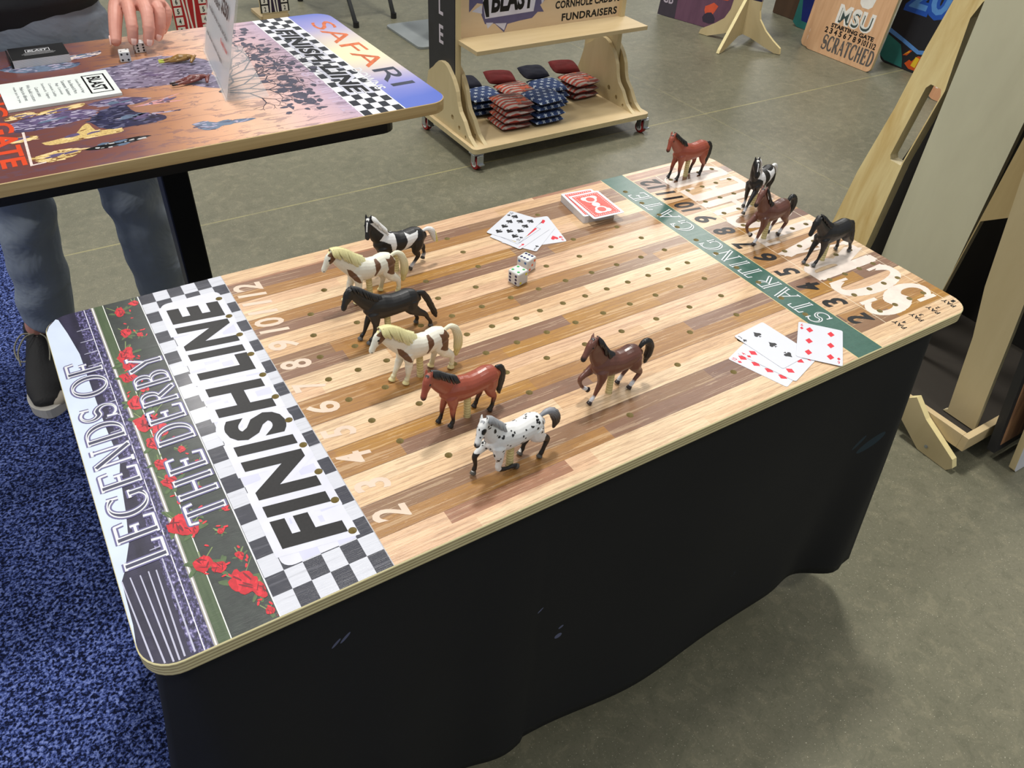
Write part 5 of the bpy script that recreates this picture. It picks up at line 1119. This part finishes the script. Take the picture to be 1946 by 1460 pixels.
# bean bags
def bagmat(kind):
    k = NT('flag_cloth_'+kind); x, y, z = k.xyz(); n = k.noise(k.co, 16, 4, .6); n2 = k.noise(k.co, 420, 2)
    if kind == 'stars':
        u = k.math('SUBTRACT', k.math('FRACT', k.math('DIVIDE', k.math('ADD', x, k.math('MULTIPLY', k.math('MODULO', k.math('FLOOR', k.math('DIVIDE', k.math('ADD', y, .5), .028)), 2.0), .017)), .034)), .5)
        v = k.math('SUBTRACT', k.math('FRACT', k.math('DIVIDE', k.math('ADD', y, .5), .028)), .5)
        u = k.math('MULTIPLY', u, .034); v = k.math('MULTIPLY', v, .028)
        r = k.math('SQRT', k.math('ADD', k.math('MULTIPLY', u, u), k.math('MULTIPLY', v, v))); a = k.math('ARCTAN2', u, v)
        st = k.math('LESS_THAN', r, k.math('ADD', .0062, k.math('MULTIPLY', k.math('COSINE', k.math('MULTIPLY', a, 5.0)), .0032)))
        c = k.mix(n, (20, 32, 60), (56, 80, 130)); c = k.mix(k.math('MULTIPLY', st, .85), c, (196, 206, 216))
    elif kind == 'stripes':
        s = k.math('SINE', k.math('MULTIPLY', k.math('ADD', k.math('ADD', y, k.math('MULTIPLY', k.math('SINE', k.math('MULTIPLY', x, 45.0)), .006)), k.math('MULTIPLY', n, .012)), 270.0))
        c = k.mix(k.math('GREATER_THAN', s, 0.0), (156, 58, 44), (172, 158, 148)); c = k.mix(k.math('MULTIPLY', k.math('GREATER_THAN', k.noise(k.comb(k.math('MULTIPLY', x, .5), y, z), 38, 3), .52), .65), c, (70, 50, 46)); c = k.mix(k.math('MULTIPLY', k.math('GREATER_THAN', n, .60), .6), c, (214, 88, 40))
    elif kind == 'navy': c = k.mix(n, (10, 12, 26), (20, 24, 44))
    else: c = k.mix(n, (72, 12, 12), (112, 18, 18))
    k.col(c).rough(.9); k.bump(n2, .3, .001); return k.m
BM = {q: bagmat(q) for q in ('stars', 'stripes', 'navy', 'red')}
def bag_mesh(seed):
    rnd = random.Random(seed); n = 22; V, F, m = [], [], []
    def pt(u, v, s):
        a, b = 2*u/n-1, 2*v/n-1; e = max(0, (1-abs(a)**3.2)*(1-abs(b)**3.2))**.45
        x, y = .074*a*(1-.05*b*b), .074*b*(1-.05*a*a)
        return (x, y, s*(.0135*e+.0022*mnoise.noise(Vector((x*30+seed, y*30, s)))*e))
    for s in (1, -1):
        b0 = len(V)
        for i in range(n+1):
            for j in range(n+1): V.append(pt(i, j, s))
        for i in range(n):
            for j in range(n):
                q = [b0+i*(n+1)+j, b0+(i+1)*(n+1)+j, b0+(i+1)*(n+1)+j+1, b0+i*(n+1)+j+1]; F.append(tuple(q if s > 0 else q[::-1])); m.append(0 if s > 0 else 1)
    return V, F, m
_bags = {}
def bag(kind, loc, rz, label, tilt=(0, 0)):
    t = thing('cornhole_bag', label, 'bean bag', loc, rz, 'bean bags stacked on the rolling rack'); t.rotation_euler = (tilt[0], tilt[1], rz)
    V, F, m = bag_mesh(int(loc[0]*900+loc[2]*1000) % 97); back = {'stars': 'navy', 'stripes': 'red', 'navy': 'navy', 'red': 'red'}[kind]
    me = mk('cloth_cover', V, F, [BM[kind], BM[back]], t, fm=m, smooth=True, local=True); return t
ords = ['lowest', 'second from the bottom', 'third from the bottom', 'topmost']
stacks = [('stripes', 1.800, 2.255, 4, 'red striped bean bag in the front left stack', .0), ('stars', 1.955, 2.245, 4, 'navy starred bean bag in the front right stack', .06),
          ('stars', 1.765, 2.435, 3, 'blue starred bean bag in the far left stack', -.05), ('stripes', 1.925, 2.430, 3, 'red striped bean bag in the back stack behind the front ones', .05),
          ('stars', 2.085, 2.405, 3, 'blue starred bean bag in the back stack right of centre', -.12), ('stripes', 2.255, 2.415, 3, 'red striped bean bag in the far right stack', .08)]
rnd = random.Random(8)
for kind, x, y, n, lb, a in stacks:
    for i in range(n):
        bag(kind, (x+rnd.uniform(-.005, .005), y+rnd.uniform(-.004, .004), .1060+.0285*i), a+rnd.uniform(-.05, .05), lb+', '+(ords[i] if i < n-1 else 'topmost'))
for kind, x, y, z, a, lb in (('navy', 1.735, 2.520, .190, .15, 'dark navy bean bag propped up behind the far left stack'), ('red', 1.905, 2.515, .192, -.1, 'dark red bean bag propped up behind the back striped stack'),
                             ('navy', 2.070, 2.500, .196, .1, 'dark navy bean bag propped up behind the starred back stack'), ('red', 2.240, 2.505, .194, -.05, 'dark red bean bag propped up behind the far right stack')):
    bag(kind, (x, y+.004, z-.004), a, lb, (math.radians(16), math.radians(5))).scale = (.94, .58, 1.25)
# ================================================================ BOARDS LEANING AT THE BACK
def leaning(name, label, y0, y1, x0, lean, h, mat_, edge=None, r=.045, z0=.002, th=.018, cat='game board', group=None):
    """panel facing -x whose top leans away; frame: a towards -y from y0, b up the panel"""
    t = thing(name, label, cat, (x0, (y0+y1)/2, 0), 0, group)
    v = Vector((math.sin(lean), 0, math.cos(lean))); o = Vector((x0, y0, z0)); fr = lambda a, b, hh=0.0: o+Vector((0, -1, 0))*a+v*b+Vector((-math.cos(lean), 0, math.sin(lean)))*hh
    g = G(); g.prism(rrect(0, 0, y0-y1, h, r, 6), fr, -th, 0, 0, 1); g.obj('panel', [mat_, edge or BIRCH], t); return t, fr
ST = wood('striped_wood', (230, 188, 146), (204, 156, 116), axis=2, rough=.4, stretch=16, contrast=1.2)
t, fr = leaning('race_board', 'wooden race board lettered STARTING GATE and SCRATCHED leaning behind the floor', 2.660, 2.195, 4.062, .11, 1.15, ST, r=.03)
m1 = bold('MSU', .26, .224, .066, .200, .0, 0, spacing=1.15); m0 = bold('MSU', .26, .222, .100, .240, .10, 0, spacing=1.15); ms = bold('MSU', .262, .217, .076, .210, .03, 0, spacing=1.15)
def flip(ps): return ps
nums = []
for i in range(2, 13): nums += bold(str(i), .105+.0325*(i-2), .128, .030, .020 if i < 10 else .026, .05, 0)
sc = []
for i, ch in enumerate('SCRATCHED'):
    P, w0 = serif(ch, 0, 0, .072, .30, .12); s = .034/w0; sc += [[(q[0]*s+.105+i*.0395, q[1]+.030) for q in p] for p in P]
em = [[(.255, .30), (.275, .285), (.315, .285), (.335, .30), (.345, .36), (.37, .50), (.21, .50), (.235, .36)], [(.35, .385), (.40, .385), (.415, .415), (.41, .45), (.36, .44)]]
decals('board_lettering', [(bold('STARTING GATE', .270, .158, .022, .29, .06, 0), .0004, INKB), (nums, .0004, INKB), (sc, .0004, M((88, 82, 78), .5, var=.3, scale=120)), (m0, .0004, M((236, 232, 224), .45)), (ms, .0005, M((58, 74, 72), .5)), (m1, .0007, M((222, 222, 214), .45)), (em, .0004, M((232, 228, 220), .45)), ([[(.362, .398), (.392, .397), (.402, .42), (.398, .435), (.38, .41)], [(.245, .40), (.262, .45), (.268, .45), (.252, .40)], [(.338, .40), (.322, .45), (.328, .45), (.345, .40)]], .0006, M((90, 96, 92), .5))], fr, t)
t, fr = leaning('race_board', 'second wooden race board half hidden behind the lettered one', 2.715, 2.300, 4.084, .11, 1.15, ST, r=.03)
decals('board_lettering', [(bold('2 3', .07, .16, .03, .055, .05, 0), .0004, INKW), (bold('S', .05, .07, .07, .03, .05, 0), .0004, M((232, 214, 200), .5))], fr, t)
DKB = M((34, 36, 42), .5, name='matt_black_print'); TEAL = M((44, 118, 112), .45, var=.15, scale=12); BLE = M((44, 122, 206), .4, name='printed_blue')
t, fr = leaning('cornhole_board', 'black game board with blue digits and flame print leaning beyond the wooden board', 2.330, 1.660, 4.300, .13, 1.2, DKB)
dg0 = bold('20', .165, .375, .215, .27, .12, 0); dg1 = bold('20', .165, .375, .165, .225, .02, 0)
fls = [[(.165, .03), (.20, .012), (.25, .012), (.262, .06), (.25, .088), (.225, .085), (.20, .05), (.185, .055)], [(.135, .065), (.165, .10), (.18, .10), (.16, .07)]]; fls2 = [[(.205, .03), (.235, .025), (.240, .075), (.215, .078)], [(.140, .07), (.165, .095), (.170, .09)], [(.255, .06), (.29, .07), (.285, .09), (.258, .08)]]
decals('board_print', [([[(.0, .03), (.04, .01), (.16, .005), (.14, .05), (.10, .11), (.0, .14)]], .0003, TEAL), ([[(.0, .150), (.10, .125), (.215, .092), (.30, .110), (.45, .110), (.45, .130), (.29, .130), (.215, .112), (.10, .145), (.0, .172)]], .0004, M((92, 146, 214), .4)), (fls, .0005, M((206, 84, 34), .4)), (fls2, .0006, M((236, 196, 50), .4)), (dg0, .0004, M((40, 92, 190), .4)), (dg1, .0006, M((96, 156, 226), .4))], fr, t)
t, fr = leaning('wooden_board', 'pale wooden board seen through the slot of the pine panel', 1.830, 1.450, 4.050, .15, 1.1, wood('pale_board', (214, 164, 124), (186, 130, 92), axis=2, stretch=12))
decals('board_lettering', [(bold('RA', .08, .09, .07, .10, .06, 0), .0004, M((232, 214, 200), .5))], fr, t)
t, fr = leaning('cornhole_board', 'deep blue game board with teal border behind the wooden race boards', 3.010, 2.560, 4.330, .12, 1.1, M((24, 40, 110), .4, var=.25, scale=8), r=.05)
decals('board_print', [([[(.0, .02), (.0, .50), (.03, .46), (.02, .16), (.06, .04), (.45, .03), (.45, .0), (.04, .0)]], .0004, TEAL), ([[(.10, .5), (.16, .3), (.19, .3), (.14, .5)]], .0004, M((90, 150, 220), .4))], fr, t)
t, fr = leaning('wooden_sheet', 'dark brown wooden panel standing between the blue board and the stand', 3.260, 3.020, 4.420, .05, 1.2, wood('brown_panel', (96, 72, 50), (70, 50, 36), axis=2), r=.004, cat='panel')
# purple board
pu = thing('cornhole_board', 'purple board with orange autumn leaves print on the floor at the back', 'game board', (3.80, 3.15, 0))
o = Vector((3.675, 3.527, .002)); U = Vector((.26, -.965, 0)).normalized(); N_ = Vector((-U.y, U.x, 0))*-1; vv = (Vector((0, 0, 1))*math.cos(.15)-N_*math.sin(.15)*1).normalized(); 
PUF = lambda a, b, h=0.0: o+U*a+vv*b+N_*h
PURP = wood('purple_wash', (112, 76, 96), (84, 54, 74), axis=2, rough=.45, stretch=10)
g = G(); g.prism(rrect(0, 0, .52, 1.2, .03, 5), PUF, -.018, 0, 0, 1); g.obj('panel', [PURP, BLK], pu)
decals('board_print', [([[(.0, .0), (.13, .0), (.11, .24), (.0, .25)]], .0003, M((58, 50, 60), .5)), (bold('GB', .055, .10, .055, .075, .03, 0), .0006, M((176, 164, 176), .5)), (bold('TTEN', .22, .16, .03, .13, .05, .1), .0004, INKB), ([blob(.36, .10, .045, .035, 9, .4, random.Random(1)), blob(.42, .21, .07, .04, 11, .5, random.Random(2))], .0004, M((206, 84, 52), .5)), ([blob(.36, .06, .05, .03, 9, .3, random.Random(4))], .0006, M((50, 40, 56), .5))], PUF, pu)
# cross stand
xs = thing('scoreboard_stand', 'plywood cross-foot stand with a navy scoreboard column lettered BLAST', 'display stand', (3.74, 2.87, 0))
c0 = Vector((3.74, 2.87, 0)); d1 = Vector((.328, -.945, 0)); n1_ = Vector((-.945, -.328, 0))
F1 = lambda a, b, h=0.0: c0+d1*a+Vector((0, 0, b))+n1_*h
F2 = lambda a, b, h=0.0: c0+n1_*a+Vector((0, 0, b))-d1*h
pf = [(-.258, .003), (-.250, .030), (-.17, .078), (-.115, .120), (-.088, .172), (-.080, .23), (-.080, .245), (.085, .245), (.085, .20), (.098, .155), (.145, .105), (.20, .065), (.252, .034), (.258, .004), (.225, .002), (.06, .052), (.0, .062), (-.06, .052), (-.20, .002)]
PEV = M((232, 216, 160), .5, name='pale_edge')
g = G(); g.prism(pf, F1, -.009, .009, 0, 1); g.obj('foot_panel', [BIRCH, PEV], xs)
pf2 = [(.258, .003), (.250, .02), (.12, .155), (.02, .262), (-.02, .262), (-.12, .155), (-.25, .02), (-.258, .003), (-.22, .002), (-.05, .055), (.05, .055), (.22, .002)]
g = G(); g.prism(pf2, F2, -.009, .009, 0, 1); g.obj('foot_panel', [BIRCH, PEV], xs)
g = G(); g.prism([(-.080, .245), (.085, .245), (.080, 1.35), (-.075, 1.35)], F1, -.009, .009, 0, 1); col_ = g.obj('column', [M((30, 28, 70), .45, var=.15, scale=6, name='navy_print'), M((150, 140, 150), .5)], xs)
bx = stroke([(-.055, .268), (.060, .268), (.060, .312), (-.055, .312), (-.055, .268), (0, .268)], lambda i: .005)
decals('column_lettering', [(bold('BLAST', .002, .290, .030, .09, .05, 0)+bx, .0095, M((206, 206, 222), .5)), ([[(.045, .325), (.082, .325), (.082, .36), (.045, .36)]], .0095, INKW), (bold('1', .062, .342, .024, .008, .05, 0), .0098, INK)], F1, col_)
# scoreboards with number columns
def scoreb(x0, y, w, label, kind, nums_, z0):
    t = thing('scoreboard', label, 'scoreboard', (x0+w/2, y, 0), 0); fr = lambda a, b, h=0.0: Vector((x0+a, y-h, b))
    g = G(); g.b2((x0, y, .035), (x0+w, y+.016, 1.25)); p = g.obj('panel', [BIRCH], t)
    g = G(); g.b2((x0+.01, y+.001, 0), (x0+w-.01, y+.015, .034)); g.b2((x0, y+.018, 0), (x0+w, y+.20, .018)); g.obj('base', BIRCHX, t)
    rd = M((168, 28, 32), .45, var=.1); wt_ = M((226, 220, 206), .45); nv = M((40, 26, 52), .45, var=.2)
    L = [([[(0, .04), (w, .04), (w, 1.24), (0, 1.24)]], .0004, INK if kind else rd)]
    cells, tx = [], []
    for i in range(12):
        z = z0+.0455*i
        for xc in (.026, w-.026): cells.append([(xc-.018, z-.018), (xc+.018, z-.018), (xc+.018, z+.019), (xc-.018, z+.019)]); tx += bold(str(nums_+i), xc, z, .024, .011 if nums_+i < 10 else .02, .05, 0)
    wav = [[(.052+.012*k_+.006*math.sin(j*.9+k_), .04+.06*j) for j in range(20)]+[(.060+.012*k_+.006*math.sin(j*.9+k_), .04+.06*j) for j in range(19, -1, -1)] for k_ in range(0, 5, 2)]
    L += [([[(.048, .045), (w-.048, .045), (w-.048, 1.2), (.048, 1.2)]], .0006, nv if kind else rd), (wav, .0008, wt_), (cells, .0008, wt_), (tx, .0010, INK)]
    decals('score_print', L, fr, t); return t
scoreb(.865, 3.93, .175, 'red and white striped scoreboard with numbers behind the acrylic sign', 0, 2, .062)
scoreb(1.405, 4.30, .165, 'black edged scoreboard with two number columns beyond the safari board', 1, 2, .060)
# folding chair
ch = thing('folding_chair', 'dark grey chair whose legs show beyond the safari board', 'chair', (1.94, 4.33, 0))
GM = M((58, 60, 62), .5, name='dark_grey_tube')
for (a, b) in (((1.74, 4.60, .0), (1.80, 4.48, .44)), ((1.845, 3.99, .0), (1.79, 4.10, .44)), ((2.115, 4.07, .0), (2.06, 4.14, .44)), ((2.06, 4.62, .0), (2.04, 4.50, .44))):
    a, b = Vector(a), Vector(b); m_ = a.lerp(b, .5)+Vector((0, .02, 0)); g = G(); g.loft([a+Vector((0, 0, .012)), a.lerp(b, .25), m_, b], [.013, .012, .0115, .012], 12); l = g.obj('leg', GM, ch, smooth=True)
    g = G(); g.cyl(a, a+Vector((0, 0, .03)), .017, 14); g.obj('foot_cap', BLK, ch).parent = l
g = G().b2((1.74, 4.08, .44), (2.10, 4.52, .47)); g.obj('seat', GM, ch, bevel=.01)
g = G().b2((1.76, 4.52, .60), (2.08, 4.545, .86)); g.obj('backrest', GM, ch, bevel=.008)
g = G().cyl((1.78, 4.51, .45), (1.78, 4.53, .84), .011); g.cyl((2.06, 4.51, .45), (2.06, 4.53, .84), .011); g.obj('back_frame', GM, ch)
# steel plate stand
ps = thing('post_stand', 'grey steel base plate with a post and small wooden ledge behind the rack', 'display stand', (2.22, 3.72, 0))
g = G(); g.prism(rrect(2.00, 3.50, 2.44, 3.94, .035, 5), XYw(0), .001, .012); g.obj('base_plate', M((150, 156, 156), .4, metal=.3, var=.08, scale=9), ps, bevel=.002)
g = G().b2((2.19, 3.69, .012), (2.25, 3.75, 1.3)); g.obj('post', M((120, 124, 122), .4, metal=.5), ps, bevel=.003)
g = G().b2((2.08, 3.55, .30), (2.36, 3.88, .33)); g.obj('ledge', BIRCHX, ps, bevel=.002)
o = G().loft([(.93, 4.72, .006), (.95, 4.62, .006), (.99, 4.50, .012), (.97, 4.40, .006), (1.03, 4.30, .006), (1.01, 4.15, .006)], [.006]*6, 8).obj('floor_cord', BLK, smooth=True); tag(o, 'black cord lying on the floor behind the person', 'cord')

# ================================================================ PLYWOOD PANELS AT THE RIGHT
rr_ = thing('board_rack', 'low plywood floor rack on red casters holding tall panels at the right', 'rack', (2.0, .35, 0))
g = G(); g.b2((1.80, .095, .062), (2.55, .112, .105)); g.b2((1.80, .80, .062), (2.55, .817, .105)); g.b2((1.80, .112, .062), (1.817, .80, .105)); g.b2((2.53, .112, .062), (2.547, .80, .105)); g.obj('rail_frame', BIRCHX, rr_, bevel=.001)
g = G(); g.b2((1.817, .112, .062), (2.53, .80, .072)); g.obj('rack_floor', M((44, 38, 30), .7), rr_)  # near-black colour carries the shade of the rack interior
ft = [(.240, .098), (.229, .020), (.160, .000), (.094, .003), (.088, .024), (.104, .048), (.16, .075), (.19, .100), (.215, .125)]
ft = [(.262, .120), (.255, .050), (.185, .002), (.100, .001), (.088, .018), (.098, .040), (.200, .095), (.245, .135)]
g = G(); g.prism([(b, z) for b, z in ft], lambda a, b, h=0.0: Vector((1.798-h, a, b)), 0, .018, 0, 1); fp = g.obj('foot_plate', [BIRCH, PEV], rr_)
g = G().cyl((1.778, .168, .026), (1.7795, .168, .026), .005, 12); g.cyl((1.776, .168, .026), (1.778, .168, .026), .003, 8); g.obj('screw', STEEL, rr_).parent = fp
for x, y in ((1.83, .215), (2.48, .215), (1.84, .72), (2.48, .72)): caster(x, y, rr_, 1.2, .88)
g = G(); g.prism([(.12, .073), (.885, .073), (.838, .41), (.775, .66), (.70, .9), (.6, 1.5), (.12, 1.5)], lambda a, b, h=0.0: Vector((2.34-h, a, b)), 0, .012); g.obj('dark_gap_sheet', M((26, 23, 20), .8), rr_)  # added dark sheet, cut to fill the shaded gaps between the tall panels
for z in (.34, .62): G().cyl((2.30, .13, z-.02), (2.31, .43, z-.05), .005, 10).obj('rod', STEEL, rr_)
def tall(name, label, pts, fr, th, mt, edge, holes_=(), cat='panel'):
    c_ = fr(*pts[0]); t = thing(name, label, cat, tuple(c_), 0); g = G()
    V, F = tess([pts], holes_); g.add([fr(a, b, 0) for a, b in V], F, 0); g.add([fr(a, b, -th) for a, b in V], [tuple(reversed(f)) for f in F], 0)
    for q in [pts]+list(holes_):
        n = len(q); g.add([fr(a, b, 0) for a, b in q]+[fr(a, b, -th) for a, b in q], [(i, (i+1) % n, n+(i+1) % n, n+i) for i in range(n)], 1)
    g.obj('panel', [mt, edge], t); return t
PX2 = plyedge('panel_ply_edge', 0, .0050, (206, 196, 160), (150, 132, 100))
# pine with slot: plane leaning back as it rises
pineF = lambda a, b, h=0.0: Vector((2.02+.15*b-h, a, b))
pts = [(.840, .075), (.822, .285), (.815, .442), (.790, .633), (.779, .794), (.765, .911), (.750, 1.10), (.73, 1.35), (.60, 1.35), (.62, 1.05), (.655, .965), (.690, .925), (.702, .885), (.688, .78), (.678, .715), (.696, .515), (.690, .272), (.700, .075)]
slot = [(.742, .520), (.736, .508), (.7005, .506), (.6985, .53), (.6825, .700), (.690, .716), (.722, .718), (.731, .706)]
tall('slotted_panel', 'yellow pine plywood panel with a long slot standing beyond the race board', pts, pineF, .034, PINE, PX2, [slot])
tall('plywood_panel', 'tall grey-green plywood panel standing behind the right corner of the race board', [(.655, .075), (.655, 1.55), (.445, 1.55), (.445, .075)], lambda a, b, h=0.0: Vector((2.10-h, a, b)), .018, GREYPLY, PX2)
tall('plywood_panel', 'leaning pale plywood panel with rounded lower corner nearest the table at right', [(.212, .075), (.202, .085), (.232, .30), (.262, .43), (.300, .70), (.345, 1.02), (.41, 1.5), (.315, 1.5), (.245, 1.02), (.200, .70), (.155, .35), (.122, .075)], lambda a, b, h=0.0: Vector((1.880-h, a, b)), .014, BIRCH, PX2)
tall('plywood_panel', 'tan plywood offcut standing between the grey panel and the pale panel', [(.42, .075), (.40, .58), (.375, 1.2), (.27, 1.2), (.325, .55), (.40, .50)], lambda a, b, h=0.0: Vector((2.02-h, a, b)), .018, wood('tan_ply', (206, 184, 132), (186, 160, 110), axis=2), PX2)
# printed board turned sideways
PRN = wood('rusty_print', (206, 156, 112), (112, 78, 62), axis=2, rough=.4, stretch=13, contrast=2.2)
t = thing('cornhole_board', 'black framed game board with brown wood-grain print at the right edge', 'game board', (2.2, .1, 0))
PF = lambda a, b, h=0.0: Vector((a, .052+.12*b-h, b))
g = G(); g.prism([(1.890, .045), (2.31, .045), (2.28, 1.4), (1.79, 1.4)], PF, -.02, 0); p = g.obj('panel', M((40, 40, 42), .5), t)
g = G(); g.prism([(1.905, .066), (2.295, .066), (2.265, 1.38), (1.806, 1.38)], PF, .0002, .001); g.obj('printed_face', PRN, t)
t = thing('white_board', 'white faced board with ply edge standing on the floor at the right edge', 'panel', (2.1, .02, 0))
CF = lambda a, b, h=0.0: Vector((a, .005+.10*b-h, b))
g = G(); g.prism([(1.935, .002), (1.925, .012), (1.885, .35), (1.80, 1.2), (2.2, 1.2), (2.33, .002)], CF, -.016, 0, 0, 1); g.obj('panel', [M((214, 214, 220), .5, var=.06, scale=20), BIRCH], t)
